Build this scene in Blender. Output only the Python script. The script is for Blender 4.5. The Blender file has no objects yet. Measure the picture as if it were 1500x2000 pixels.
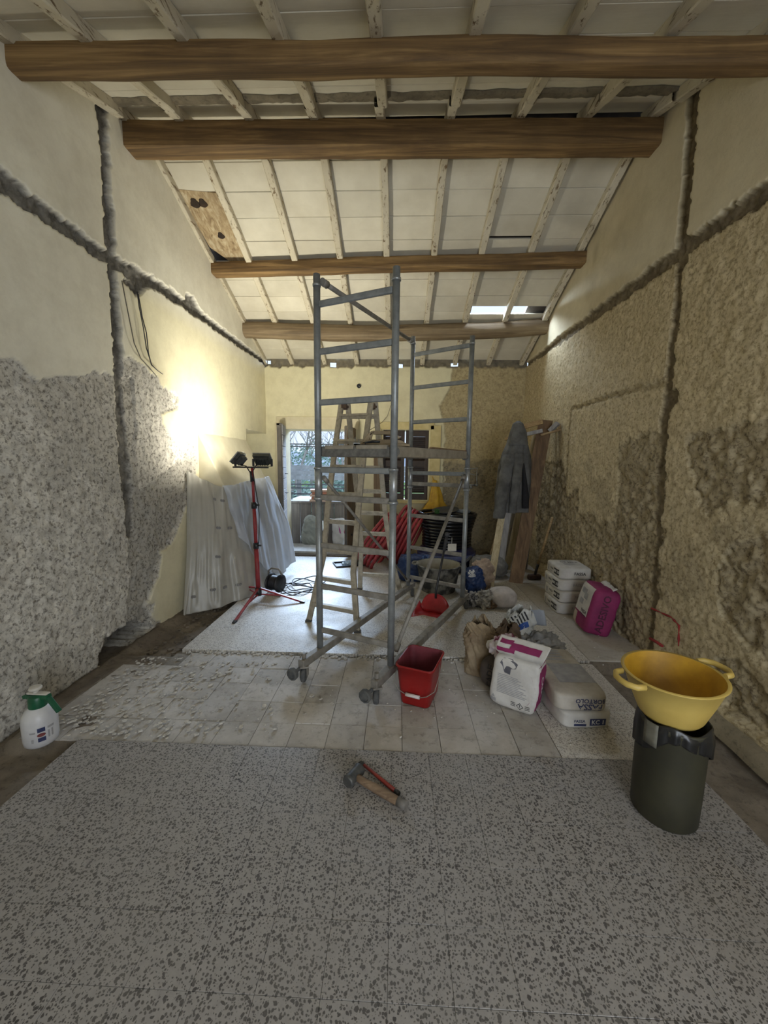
import bpy, bmesh, math, random
import numpy as np
from mathutils import Vector as V, Matrix
from mathutils.bvhtree import BVHTree
random.seed(4)
SC = bpy.context.scene
COL = SC.collection
PI = math.pi

# ------------------------------------------------------------------ camera
FPX, EYE = 751.0, 1.5
PITCH, YAW, ROLL = math.radians(7.2), math.radians(2.0), math.radians(0.7)
fwd = V((-math.sin(YAW) * math.cos(PITCH), math.cos(YAW) * math.cos(PITCH), -math.sin(PITCH)))
r0 = V((math.cos(YAW), math.sin(YAW), 0)); u0 = r0.cross(fwd)
right = r0 * math.cos(ROLL) + u0 * math.sin(ROLL); up = u0 * math.cos(ROLL) - r0 * math.sin(ROLL)
cam_d = bpy.data.cameras.new('camera'); cam = bpy.data.objects.new('camera', cam_d); COL.objects.link(cam)
cam.matrix_world = Matrix(((right.x, up.x, -fwd.x, 0), (right.y, up.y, -fwd.y, 0), (right.z, up.z, -fwd.z, EYE), (0, 0, 0, 1)))
cam_d.sensor_fit = 'VERTICAL'; cam_d.sensor_height = 24.0; cam_d.lens = 24.0 * FPX / 2000.0
cam_d.clip_start = 0.02; cam_d.clip_end = 300
SC.camera = cam

# ------------------------------------------------------------------ sky, lights, exposure
SC.view_settings.view_transform = 'Standard'; SC.view_settings.look = 'None'
SC.view_settings.exposure = 0.66; SC.view_settings.gamma = 1.0; SC.view_settings.use_curve_mapping = False
W = bpy.data.worlds.new('sky'); SC.world = W; W.use_nodes = True
bg = W.node_tree.nodes['Background']; bg.inputs[0].default_value = (0.64, 0.77, 1.0, 1); bg.inputs[1].default_value = 0.9

def area(name, loc, target, sx, sy, power, color):
    l = bpy.data.lights.new(name, 'AREA'); l.shape = 'RECTANGLE'; l.size = sx; l.size_y = sy; l.energy = power; l.color = color
    o = bpy.data.objects.new(name, l); COL.objects.link(o); o.location = loc
    o.rotation_euler = (V(target) - V(loc)).to_track_quat('-Z', 'Y').to_euler(); return o
# added fill light, tilted up, in an assumed front-wall opening behind the camera
area('front_fill_light', (1.0, -1.75, 1.3), (-0.7, 3.2, 3.3), 1.7, 1.8, 48, (0.90, 0.95, 1.0))
# daylight through the open door at the back and through the roof slots
area('door_daylight', (-1.6, 10.3, 3.75), (-1.1, 4.6, 0.4), 3.0, 1.6, 720, (0.56, 0.74, 1.0))
area('roof_slot_daylight', (1.32, 5.72, 3.95), (1.72, 5.5, 2.5), 0.75, 0.25, 60, (0.7, 0.83, 1.0))
try:
    SC.cycles.max_bounces = 10; SC.cycles.diffuse_bounces = 6; SC.cycles.transparent_max_bounces = 12
    SC.cycles.sample_clamp_indirect = 4.0; SC.cycles.use_denoising = True
    SC.cycles.caustics_reflective = False; SC.cycles.caustics_refractive = False
except Exception: pass

# ------------------------------------------------------------------ rays of the photograph onto real planes
def ray(px, py): return right * ((px - 750) / FPX) - up * ((py - 1000) / FPX) + fwd
def atz(px, py, z=0.0):
    d = ray(px, py); return V((0, 0, EYE)) + d * ((z - EYE) / d.z)
def aty(px, py, Y):
    d = ray(px, py); return V((0, 0, EYE)) + d * (Y / d.y)
def atx(px, py, X):
    d = ray(px, py); return V((0, 0, EYE)) + d * (X / d.x)
def atplane(px, py, p, n):
    d = ray(px, py); o = V((0, 0, EYE)); return o + d * ((V(p) - o).dot(n) / d.dot(n))

# ------------------------------------------------------------------ materials
def C(r, g, b): 
    f = lambda c: (c / 255 / 12.92) if c / 255 <= 0.04045 else ((c / 255 + 0.055) / 1.055) ** 2.4
    return (f(r), f(g), f(b), 1)
def nn(nt, t, **kw):
    n = nt.nodes.new(t)
    for k, v in kw.items(): setattr(n, k, v)
    return n
def base_mat(name):
    m = bpy.data.materials.new(name); m.use_nodes = True; nt = m.node_tree
    return m, nt, nt.nodes['Principled BSDF'], nt.links
def noise(nt, scale, detail=6, rough=0.6, vec=None, dist=0.0):
    n = nn(nt, 'ShaderNodeTexNoise'); n.inputs['Scale'].default_value = scale; n.inputs['Detail'].default_value = detail
    n.inputs['Roughness'].default_value = rough; n.inputs['Distortion'].default_value = dist
    if vec is not None: nt.links.new(vec, n.inputs['Vector'])
    return n.outputs['Fac']
def ramp(nt, fac, stops):
    r = nn(nt, 'ShaderNodeValToRGB'); nt.links.new(fac, r.inputs[0]); e = r.color_ramp.elements
    while len(e) < len(stops): e.new(0.5)
    for i, (p, c) in enumerate(stops): e[i].position = p; e[i].color = c if len(c) == 4 else (*c, 1)
    return r.outputs[0]
def mixc(nt, fac, a, b, mode='MIX'):
    m = nn(nt, 'ShaderNodeMix'); m.data_type = 'RGBA'; m.blend_type = mode
    for sock, v in ((m.inputs[0], fac), (m.inputs[6], a), (m.inputs[7], b)):
        if isinstance(v, (int, float)): sock.default_value = v
        elif isinstance(v, tuple): sock.default_value = v
        else: nt.links.new(v, sock)
    return m.outputs[2]
def bump(nt, h, strength, dist, bsdf):
    b = nn(nt, 'ShaderNodeBump'); b.inputs['Strength'].default_value = strength; b.inputs['Distance'].default_value = dist
    nt.links.new(h, b.inputs['Height']); nt.links.new(b.outputs[0], bsdf.inputs['Normal'])
BW = ((0, 0, 0, 1), (1, 1, 1, 1))
def position(nt): return nn(nt, 'ShaderNodeNewGeometry').outputs['Position']
MATS = {}
def M(name, c1, c2=None, scale=12, rough=0.6, metal=0.0, bumps=0.0, bdist=0.004, contrast=(0.35, 0.65), coat=0.0, rand=0.0, stretch=None):
    """plain material: two tones mixed by noise in object space, a little relief"""
    if name in MATS: return MATS[name]
    m, nt, b, L = base_mat(name)
    b.inputs['Roughness'].default_value = rough; b.inputs['Metallic'].default_value = metal
    try: b.inputs['Coat Weight'].default_value = coat
    except Exception: pass
    if c2 is None: c2 = tuple(v * 0.8 for v in c1[:3]) + (1,)
    tc = nn(nt, 'ShaderNodeTexCoord').outputs['Object']; vec = tc
    if stretch:
        mp = nn(nt, 'ShaderNodeMapping'); mp.inputs['Scale'].default_value = stretch; L.new(tc, mp.inputs[0]); vec = mp.outputs[0]
    f = noise(nt, scale, vec=vec)
    col = ramp(nt, f, [(contrast[0], c1), (contrast[1], c2)])
    if rand:
        oi = nn(nt, 'ShaderNodeObjectInfo').outputs['Random']
        col = mixc(nt, 1.0, col, ramp(nt, oi, [(0, (1 - rand,) * 3), (1, (1, 1, 1))]), 'MULTIPLY')
    L.new(col, b.inputs['Base Color'])
    if bumps: bump(nt, f, bumps, bdist, b)
    MATS[name] = m; return m

def wall_mat(name, plaster1, plaster2, rough1, rough2, dark, tone):
    """mask: R plaster, G dark mortar of a chase, B dark rough patch, A warm coloured wash on the plaster"""
    m, nt, b, L = base_mat(name); b.inputs['Roughness'].default_value = 0.92
    a = nn(nt, 'ShaderNodeAttribute'); a.attribute_name = 'mask'
    s = nn(nt, 'ShaderNodeSeparateColor'); L.new(a.outputs['Color'], s.inputs[0])
    P = position(nt)
    big = noise(nt, 1.6, 5, 0.6, P); mid = noise(nt, 14, 8, 0.7, P); fine = noise(nt, 55, 6, 0.75, P)
    vor = nn(nt, 'ShaderNodeTexVoronoi'); vor.inputs['Scale'].default_value = 38; L.new(P, vor.inputs['Vector'])
    pl = mixc(nt, ramp(nt, big, [(0.35, BW[0]), (0.65, BW[1])]), plaster1, plaster2)
    pl = mixc(nt, a.outputs['Alpha'], tone, pl)
    pl = mixc(nt, 1.0, pl, ramp(nt, noise(nt, 5.5, 8, 0.72, P), [(0.32, (0.88, 0.87, 0.85)), (0.58, (1, 1, 1))]), 'MULTIPLY')
    scr = ramp(nt, noise(nt, 26, 9, 0.85, P, 1.5), [(0.66, BW[0]), (0.74, BW[1])])
    pl = mixc(nt, mixc(nt, 1.0, scr, (0.35,) * 3 + (1,), 'MULTIPLY'), pl, rough2)
    spots = ramp(nt, noise(nt, 36, 9, 0.78, P, 0.25), [(0.50, BW[0]), (0.60, BW[1])])
    ro = mixc(nt, spots, rough1, rough2)
    ro = mixc(nt, mixc(nt, 1.0, ramp(nt, mid, [(0.4, BW[0]), (0.7, BW[1])]), (0.6,) * 3 + (1,), 'MULTIPLY'), ro, rough2)
    dk = mixc(nt, spots, tuple(0.55 * x + 0.45 * y for x, y in zip(dark, rough1)), dark)
    ro = mixc(nt, s.outputs[2], ro, dk)
    c = mixc(nt, s.outputs[0], ro, pl)
    ch = mixc(nt, ramp(nt, mid, [(0.35, BW[0]), (0.7, BW[1])]), dark, rough1)
    c = mixc(nt, s.outputs[1], c, mixc(nt, 0.72, ch, tuple(0.8 * v for v in dark[:3]) + (1,)))
    L.new(c, b.inputs['Base Color'])
    inv = nn(nt, 'ShaderNodeMath', operation='SUBTRACT'); inv.inputs[0].default_value = 1.16; L.new(s.outputs[0], inv.inputs[1])
    h = nn(nt, 'ShaderNodeMath', operation='MULTIPLY'); L.new(inv.outputs[0], h.inputs[0])
    ad = nn(nt, 'ShaderNodeMath', operation='ADD'); L.new(fine, ad.inputs[0]); L.new(spots, ad.inputs[1]); L.new(ad.outputs[0], h.inputs[1])
    bump(nt, h.outputs[0], 0.4, 0.007, b)
    return m

def terrazzo_mat(name, light, chip, dust, dusty):
    m, nt, b, L = base_mat(name); P = position(nt)
    sep = nn(nt, 'ShaderNodeSeparateXYZ'); L.new(P, sep.inputs[0])
    cmb = nn(nt, 'ShaderNodeCombineXYZ'); L.new(sep.outputs[0], cmb.inputs[0]); L.new(sep.outputs[1], cmb.inputs[1])
    P2 = cmb.outputs[0]
    wob = nn(nt, 'ShaderNodeTexNoise'); wob.inputs['Scale'].default_value = 60; L.new(P2, wob.inputs['Vector'])
    w = mixc(nt, 0.012, P2, wob.outputs['Color'], 'ADD')
    def chips(scale, th, jitter):
        v = nn(nt, 'ShaderNodeTexVoronoi'); v.inputs['Scale'].default_value = scale; L.new(w, v.inputs['Vector'])
        sc = nn(nt, 'ShaderNodeSeparateColor'); L.new(v.outputs['Color'], sc.inputs[0])
        k = nn(nt, 'ShaderNodeMath', operation='MULTIPLY'); L.new(sc.outputs[0], k.inputs[0]); k.inputs[1].default_value = jitter
        t = nn(nt, 'ShaderNodeMath', operation='ADD'); L.new(k.outputs[0], t.inputs[0]); t.inputs[1].default_value = th - jitter
        d = nn(nt, 'ShaderNodeMath', operation='SUBTRACT'); L.new(t.outputs[0], d.inputs[0]); L.new(v.outputs['Distance'], d.inputs[1])
        return ramp(nt, d.outputs[0], [(0.0, BW[0]), (0.09, BW[1])]), sc.outputs[1]
    c1, r1 = chips(84, 0.57, 0.44); c2, r2 = chips(128, 0.53, 0.44)
    big = noise(nt, 2.2, 6, 0.65, P); med = noise(nt, 30, 6, 0.7, P)
    base = mixc(nt, ramp(nt, med, [(0.35, BW[0]), (0.7, BW[1])]), light, tuple(0.78 * v for v in light[:3]) + (1,))
    chipc = mixc(nt, r1, chip, tuple(min(1, v * 2.6) for v in chip[:3]) + (1,))
    col = mixc(nt, c1, base, chipc)
    col = mixc(nt, mixc(nt, 1.0, c2, (0.9,) * 3 + (1,), 'MULTIPLY'), col, chip)
    du = ramp(nt, big, [(0.5 - dusty * 0.3, BW[1]), (0.5 + dusty * 0.35 + 0.1, BW[0])])
    du = mixc(nt, 1.0, du, (dusty,) * 3 + (1,), 'MULTIPLY')
    L.new(mixc(nt, du, col, dust), b.inputs['Base Color'])
    L.new(ramp(nt, big, [(0.3, (0.42,) * 3), (0.7, (0.62,) * 3)]), b.inputs['Roughness'])
    bump(nt, med, 0.06, 0.004, b)
    return m

def pos_mat(name, c1, c2, c3, s1, s2, rough=0.9, bs=0.4, bd=0.01):
    m, nt, b, L = base_mat(name); P = position(nt); b.inputs['Roughness'].default_value = rough
    f1 = noise(nt, s1, 6, 0.65, P); f2 = noise(nt, s2, 7, 0.75, P)
    c = mixc(nt, ramp(nt, f1, [(0.38, BW[0]), (0.62, BW[1])]), c1, c2)
    c = mixc(nt, ramp(nt, f2, [(0.52, BW[0]), (0.7, BW[1])]), c, c3)
    oi = nn(nt, 'ShaderNodeObjectInfo').outputs['Random']
    c = mixc(nt, 1.0, c, ramp(nt, oi, [(0, (0.80,) * 3), (1, (1, 1, 1))]), 'MULTIPLY')
    L.new(c, b.inputs['Base Color']); bump(nt, f2, bs, bd, b); MATS[name] = m
    return m

def wood_mat(name, c1, c2, c3, axis=0, scale=4.0, rough=0.75):
    m, nt, b, L = base_mat(name); b.inputs['Roughness'].default_value = rough
    tc = nn(nt, 'ShaderNodeTexCoord').outputs['Object']
    mp = nn(nt, 'ShaderNodeMapping'); sc = [scale * 9] * 3; sc[axis] = scale * 0.35; mp.inputs['Scale'].default_value = sc; L.new(tc, mp.inputs[0])
    f = noise(nt, 1.0, 8, 0.65, mp.outputs[0], 0.8); g = noise(nt, scale * 0.8, 5, 0.6, tc)
    c = ramp(nt, f, [(0.3, c1), (0.5, c2), (0.72, c3)])
    c = mixc(nt, mixc(nt, 1.0, ramp(nt, g, [(0.45, BW[0]), (0.75, BW[1])]), (0.5,) * 3 + (1,), 'MULTIPLY'), c, c3)
    L.new(c, b.inputs['Base Color']); bump(nt, f, 0.35, 0.006, b); MATS[name] = m
    return m

def painted_wood(name, paint1, paint2, bare, axis=1, amount=0.62):
    """old white paint with worn streaks along the grain"""
    m, nt, b, L = base_mat(name); b.inputs['Roughness'].default_value = 0.85; P = position(nt)
    mp = nn(nt, 'ShaderNodeMapping'); sc = [34] * 3; sc[axis] = 5; mp.inputs['Scale'].default_value = sc; L.new(P, mp.inputs[0])
    f = noise(nt, 1.0, 8, 0.7, mp.outputs[0]); g = noise(nt, 3.0, 5, 0.6, P)
    c = mixc(nt, ramp(nt, g, [(0.35, BW[0]), (0.65, BW[1])]), paint1, paint2)
    c = mixc(nt, ramp(nt, f, [(amount, BW[0]), (amount + 0.08, BW[1])]), c, bare)
    oi = nn(nt, 'ShaderNodeObjectInfo').outputs['Random']
    c = mixc(nt, 1.0, c, ramp(nt, oi, [(0, (0.88,) * 3), (1, (1, 1, 1))]), 'MULTIPLY')
    L.new(c, b.inputs['Base Color']); bump(nt, f, 0.3, 0.005, b); MATS[name] = m
    return m

def film_mat(name, col, alpha, trans=0.4):
    m, nt, b, L = base_mat(name); out = nt.nodes['Material Output']
    tc = nn(nt, 'ShaderNodeTexCoord').outputs['Object']; f = noise(nt, 9, 5, 0.6, tc)
    L.new(ramp(nt, f, [(0.3, tuple(0.85 * v for v in col[:3]) + (1,)), (0.7, col)]), b.inputs['Base Color'])
    b.inputs['Roughness'].default_value = 0.3; b.inputs['Alpha'].default_value = alpha
    t = nn(nt, 'ShaderNodeBsdfTranslucent'); t.inputs[0].default_value = col
    mx = nn(nt, 'ShaderNodeMixShader'); mx.inputs[0].default_value = trans
    L.new(b.outputs[0], mx.inputs[1]); L.new(t.outputs[0], mx.inputs[2]); L.new(mx.outputs[0], out.inputs[0]); MATS[name] = m
    return m
def glow_mat(name, col, strength):
    m, nt, b, L = base_mat(name); b.inputs['Emission Color'].default_value = col; b.inputs['Emission Strength'].default_value = strength
    b.inputs['Base Color'].default_value = (0.8, 0.8, 0.8, 1); MATS[name] = m; return m
def glass_mat(name):
    m, nt, b, L = base_mat(name); b.inputs['Transmission Weight'].default_value = 1.0; b.inputs['Roughness'].default_value = 0.02
    b.inputs['Base Color'].default_value = (0.92, 0.97, 0.96, 1); b.inputs['IOR'].default_value = 1.05; MATS[name] = m; return m

# ------------------------------------------------------------------ mesh helpers
OFF = {}
class MB:
    def __init__(s): s.v = []; s.f = []; s.sm = []
    def add(s, vs, fs, smooth=False):
        n = len(s.v); s.v += [V(p) for p in vs]; s.f += [tuple(i + n for i in f) for f in fs]; s.sm += [smooth] * len(fs); return s
    def box(s, c, size, R=None):
        c = V(c); h = V(size) / 2; vs = []
        for x in (-1, 1):
            for y in (-1, 1):
                for z in (-1, 1):
                    p = V((x * h.x, y * h.y, z * h.z)); vs.append(c + (R @ p if R else p))
        return s.add(vs, [(0, 1, 3, 2), (4, 6, 7, 5), (0, 4, 5, 1), (2, 3, 7, 6), (0, 2, 6, 4), (1, 5, 7, 3)])
    def bar(s, a, b, w, h, upv=(0, 0, 1), caps=True):
        a, b = V(a), V(b); d = (b - a).normalized(); u = V(upv)
        if abs(d.dot(u)) > 0.98: u = V((0, 1, 0)) if abs(d.y) < 0.9 else V((1, 0, 0))
        x = d.cross(u).normalized(); y = x.cross(d).normalized(); vs = []
        for p in (a, b):
            for i, j in ((-1, -1), (1, -1), (1, 1), (-1, 1)): vs.append(p + x * (i * w / 2) + y * (j * h / 2))
        return s.add(vs, [(0, 1, 5, 4), (1, 2, 6, 5), (2, 3, 7, 6), (3, 0, 4, 7)] + ([(3, 2, 1, 0), (4, 5, 6, 7)] if caps else []))
    def tube(s, path, r, n=10, closed=False, sq=None):
        path = [V(p) for p in path]; k = len(path); rs = r if isinstance(r, (list, tuple)) else [r] * k
        t0 = ((path[1] - path[-1]) if closed else (path[1] - path[0])).normalized()
        ref = V((0, 0, 1)) if abs(t0.z) < 0.9 else V((1, 0, 0)); x = t0.cross(ref).normalized(); vs = []
        for i, p in enumerate(path):
            a = path[(i - 1) % k] if (closed or i > 0) else p; b = path[(i + 1) % k] if (closed or i < k - 1) else p
            t = (b - a).normalized(); x = (x - t * x.dot(t)).normalized(); y = t.cross(x)
            for j in range(n):
                q = 2 * PI * j / n; vs.append(p + (x * math.cos(q) + y * math.sin(q) * (sq or 1)) * rs[i])
        fs = []
        for i in range(k if closed else k - 1):
            for j in range(n):
                a, b = i * n + j, i * n + (j + 1) % n; c, d = ((i + 1) % k) * n + (j + 1) % n, ((i + 1) % k) * n + j; fs.append((a, b, c, d))
        s.add(vs, fs, True)
        if not closed: s.add(vs[:n], [tuple(range(n))[::-1]]); s.add(vs[-n:], [tuple(range(n))])
        return s
    def lathe(s, prof, c=(0, 0, 0), n=32, R=None, sx=1, sy=1, smooth=True, caps=True):
        c = V(c); vs = []
        for r, z in prof:
            for j in range(n):
                q = 2 * PI * j / n; p = V((r * math.cos(q) * sx, r * math.sin(q) * sy, z)); vs.append(c + (R @ p if R else p))
        fs = [(i * n + j, i * n + (j + 1) % n, (i + 1) * n + (j + 1) % n, (i + 1) * n + j) for i in range(len(prof) - 1) for j in range(n)]
        s.add(vs, fs, smooth)
        if not caps: return s
        if prof[0][0] > 0.001: s.add(vs[:n], [tuple(range(n))[::-1]])
        if prof[-1][0] > 0.001: s.add(vs[-n:], [tuple(range(n))])
        return s
    def grid(s, G, smooth=True, closed_u=False):
        n, m = len(G), len(G[0]); vs = [p for row in G for p in row]; fs = []
        for i in range(n - (0 if closed_u else 1)):
            for j in range(m - 1): a = i * m + j; b = ((i + 1) % n) * m + j; fs.append((a, b, b + 1, a + 1))
        return s.add(vs, fs, smooth)
    def prism(s, poly, o, ax, ay, depth):
        o, ax, ay = V(o), V(ax).normalized(), V(ay).normalized(); nz = ax.cross(ay); k = len(poly)
        vs = [o + ax * a + ay * b for a, b in poly] + [o + ax * a + ay * b + nz * depth for a, b in poly]
        return s.add(vs, [tuple(range(k))[::-1], tuple(range(k, 2 * k))] + [(i, (i + 1) % k, k + (i + 1) % k, k + i) for i in range(k)])
    def build(s, name, mat, parent=None, bevel=0.0, segs=2, subsurf=0, solid=0.0):
        me = bpy.data.meshes.new(name); off = OFF.get(parent.name, V((0, 0, 0))) if parent else V((0, 0, 0))
        me.from_pydata([p - off for p in s.v], [], s.f); me.polygons.foreach_set('use_smooth', s.sm); me.update()
        bm = bmesh.new(); bm.from_mesh(me); bmesh.ops.remove_doubles(bm, verts=bm.verts, dist=1e-6); bmesh.ops.recalc_face_normals(bm, faces=bm.faces)
        if bevel:
            ed = [e for e in bm.edges if len(e.link_faces) == 2 and e.calc_face_angle(0) > 0.6]
            bmesh.ops.bevel(bm, geom=ed, offset=bevel, segments=segs, affect='EDGES', profile=0.5)
        bm.to_mesh(me); bm.free()
        o = bpy.data.objects.new(name, me); COL.objects.link(o)
        if mat: me.materials.append(mat)
        if parent: o.parent = parent; OFF[o.name] = off
        if solid:
            md = o.modifiers.new('thickness', 'SOLIDIFY'); md.thickness = solid; md.offset = 0
        if subsurf:
            md = o.modifiers.new('smooth', 'SUBSURF'); md.levels = md.render_levels = subsurf
        return o
def tag(o, label=None, cat=None, group=None, kind=None):
    for k, v in (('label', label), ('category', cat), ('group', group), ('kind', kind)):
        if v: o[k] = v
    return o
def thing(name, label, cat, loc, group=None):
    o = bpy.data.objects.new(name, None); COL.objects.link(o); o.location = loc; o.empty_display_size = 0.05
    OFF[o.name] = V(loc); return tag(o, label, cat, group)
def struct(o): o['kind'] = 'structure'; return o
def Rz(a): return Matrix.Rotation(a, 3, 'Z')
def Rx(a): return Matrix.Rotation(a, 3, 'X')
def Ry(a): return Matrix.Rotation(a, 3, 'Y')

# value noise on arrays
def vn(x, y, seed=0):
    ix, iy = np.floor(x), np.floor(y); fx, fy = x - ix, y - iy; fx = fx * fx * (3 - 2 * fx); fy = fy * fy * (3 - 2 * fy)
    def h(a, b):
        t = np.sin(a * 127.1 + b * 311.7 + seed * 74.7) * 43758.5453; return t - np.floor(t)
    return (h(ix, iy) * (1 - fx) + h(ix + 1, iy) * fx) * (1 - fy) + (h(ix, iy + 1) * (1 - fx) + h(ix + 1, iy + 1) * fx) * fy
def fbm(x, y, o=4, seed=0, rough=0.55):
    x, y = np.asarray(x, float), np.asarray(y, float); a, t, n = 1.0, 0.0, 0.0
    for i in range(o): t = t + a * vn(x, y, seed + i * 13); n += a; x, y, a = x * 2.03, y * 2.03, a * rough
    return t / n
def nz(p, s, seed=0): # one point, -1..1
    return float(fbm(p[0] * s + p[2] * s * 0.7, p[1] * s - p[2] * s * 0.9, 3, seed)) * 2 - 1
def inpoly(x, y, poly):
    r = np.zeros(x.shape, bool); k = len(poly)
    for i in range(k):
        (x1, y1), (x2, y2) = poly[i], poly[(i + 1) % k]
        c = ((y1 > y) != (y2 > y)) & (x < (x2 - x1) * (y - y1) / ((y2 - y1) if abs(y2 - y1) > 1e-9 else 1e-9) + x1); r ^= c
    return r
def segdist(x, y, pts):
    d = np.full(x.shape, 9.0)
    for (x1, y1), (x2, y2) in zip(pts[:-1], pts[1:]):
        l = (x2 - x1) ** 2 + (y2 - y1) ** 2; t = np.clip(((x - x1) * (x2 - x1) + (y - y1) * (y2 - y1)) / l, 0, 1)
        d = np.minimum(d, np.hypot(x - x1 - t * (x2 - x1), y - y1 - t * (y2 - y1)))
    return d
def blur(a, k=1):
    for _ in range(k):
        p = np.pad(a, 1, mode='edge'); a = (p[:-2, 1:-1] + p[2:, 1:-1] + p[1:-1, :-2] + p[1:-1, 2:] + 2 * p[1:-1, 1:-1]) / 6
    return a

def relief(name, U, top, to3d, fn, mat, cut=None, nv=210, z0=-0.12):
    """a wall as a fine grid: fn gives relief height and the four masks; cut removes the faces of openings"""
    U = np.array(U); T = np.linspace(0, 1, nv); u = np.repeat(U[:, None], nv, 1); z = z0 + T[None, :] * (top(U)[:, None] - z0)
    h, mask = fn(u, z); pos = to3d(u, z, h).reshape(-1, 3); n, m = u.shape
    idx = np.arange(n * m).reshape(n, m); F = np.stack([idx[:-1, :-1], idx[1:, :-1], idx[1:, 1:], idx[:-1, 1:]], -1).reshape(-1, 4)
    if cut is not None:
        uc = (u[:-1, :-1] + u[1:, 1:]) / 2; zc = (z[:-1, :-1] + z[1:, 1:]) / 2; F = F[~cut(uc, zc).reshape(-1)]
    me = bpy.data.meshes.new(name); me.from_pydata(pos.tolist(), [], F.tolist())
    me.polygons.foreach_set('use_smooth', [True] * len(me.polygons))
    at = me.color_attributes.new('mask', 'FLOAT_COLOR', 'POINT'); at.data.foreach_set('color', mask.reshape(-1).astype(np.float32))
    me.materials.append(mat); me.update(); o = bpy.data.objects.new(name, me); COL.objects.link(o); return struct(o)

# ================================================================== SETTING
XL, XR, YB, YF = -2.2, 2.0, 6.4, -1.75
RIDGE, ZR, SL = 3.5, 4.28, 0.388
def zroof(y): return ZR - SL * abs(y - RIDGE)
def zroof_np(y): return ZR - SL * np.abs(y - RIDGE)

plL = wall_mat('left_wall_plaster', C(234, 230, 213), C(224, 219, 202), C(222, 218, 208), C(128, 122, 113), C(92, 88, 81), C(228, 221, 190))
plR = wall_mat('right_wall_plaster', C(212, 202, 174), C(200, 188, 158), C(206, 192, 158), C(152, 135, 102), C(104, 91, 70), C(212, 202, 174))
plB = wall_mat('back_wall_plaster', C(222, 216, 184), C(214, 207, 174), C(188, 174, 136), C(152, 136, 104), C(112, 106, 96), C(222, 216, 184))

# ---- left wall
def uvL(pts): return [(p.y, p.z) for p in (atx(x, y, XL) for x, y in pts)]
bareA = uvL([(-60, 690), (0, 702), (30, 708), (55, 738), (95, 742), (130, 735), (175, 728), (232, 736), (238, 690), (256, 700), (285, 715), (305, 738), (312, 756), (345, 770), (347, 800), (312, 806), (316, 830),
              (335, 855), (340, 864), (380, 868), (383, 905), (378, 950), (362, 990), (347, 1030), (336, 1060), (312, 1076), (312, 1102), (307, 1130), (299, 1146), (286, 1180), (301, 1181), (296, 1204), (312, 1222), (300, 1500), (-60, 1800)])
holeL = uvL([(192, 1300), (206, 1248), (232, 1228), (262, 1215), (292, 1212), (300, 1225), (262, 1262), (240, 1310)])
wornL = uvL([(-40, 760), (40, 800), (110, 830), (100, 900), (40, 930), (-40, 900)])
darkL = uvL([(225, 735), (262, 735), (268, 960), (350, 900), (378, 900), (360, 985), (330, 1060), (305, 1100), (300, 1145), (285, 1185), (300, 1215), (240, 1260), (255, 1150), (248, 980)])
nib = uvL([(232, 545), (262, 545), (285, 560), (275, 572), (262, 580), (250, 560)])
pock = uvL([(355, 598), (362, 572), (375, 578), (392, 610), (372, 612)])
def fnL(u, z):
    wu = u + (fbm(u * 9, z * 9, 4, 1) - 0.5) * 0.09; wz = z + (fbm(u * 9 + 40, z * 9, 4, 2) - 0.5) * 0.09
    wu2 = u + (fbm(u * 22, z * 22, 3, 3) - 0.5) * 0.05; wz2 = z + (fbm(u * 22 + 40, z * 22, 3, 4) - 0.5) * 0.05
    bare = inpoly(wu, wz, bareA)
    hd = segdist(wu2, wz2, [(1.0, 3.03), (3.05, 2.99), (3.6, 3.06), (4.1, 3.08), (6.4, 3.10)]); wid = 0.058 - 0.022 * np.clip((u - 3.2) / 3, 0, 1)
    ch = hd < wid + (fbm(u * 6, z * 2, 3, 8) - 0.5) * 0.03
    vd = segdist(wu2, wz2, [(3.05, 4.4), (3.04, 2.2), (3.05, 0.9)]); ch |= vd < 0.05 + (fbm(u * 3, z * 6, 3, 9) - 0.5) * 0.03
    ch |= inpoly(wu2, wz2, nib) | inpoly(wu2, wz2, pock)
    hole = inpoly(wu2, wz2, holeL)
    f1 = fbm(u * 16, z * 16, 5, 11); f2 = fbm(u * 42, z * 42, 3, 12)
    pl = ~(bare | ch | hole)
    dk = inpoly(wu, wz, darkL) & bare
    worn = inpoly(wu, wz, wornL) & bare
    h = np.where(pl, 0.014 + (fbm(u * 2, z * 2, 3, 20) - 0.5) * 0.012, (f1 - 0.5) * 0.018 + (f2 - 0.5) * 0.012)
    h = np.where(dk, h - 0.012 + (fbm(u * 7, z * 7, 4, 15) - 0.5) * 0.05, h)
    h = np.where(ch & ~hole, -0.030 + (f1 - 0.5) * 0.022 + (f2 - 0.5) * 0.03, h)
    h = np.where(hole, -0.20 - 0.10 * fbm(u * 8, z * 8, 3, 5), h)
    rec = (u > 5.55) & (z < 1.96)
    h = np.where(rec, -0.42, h)
    tone = np.clip((u - 3.1) / 0.25, 0, 1) * np.clip((3.0 - z) / 0.15, 0, 1)
    tone = 1 - tone
    R = pl.astype(float); G = (ch | hole).astype(float); B = blur(np.clip(dk * 0.8 + bare * ~dk * 0.35 * (fbm(u * 1.3, z * 1.3, 3, 31) > 0.52) - worn * 0.4, 0, 1), 2)
    A = np.where(bare & (z > 1.05) & (u > 3.1), 0.4, tone)
    return h, np.stack([R, G, B, A], -1)
Ul = np.concatenate([np.linspace(YF, 1.55, 14)[:-1], np.arange(1.55, YB + 0.02, 0.0115)])
wall_left = relief('wall_left', Ul, zroof_np, lambda u, z, h: np.stack([XL + h, u, z], -1), fnL, plL, nv=350, z0=-0.5)

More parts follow.
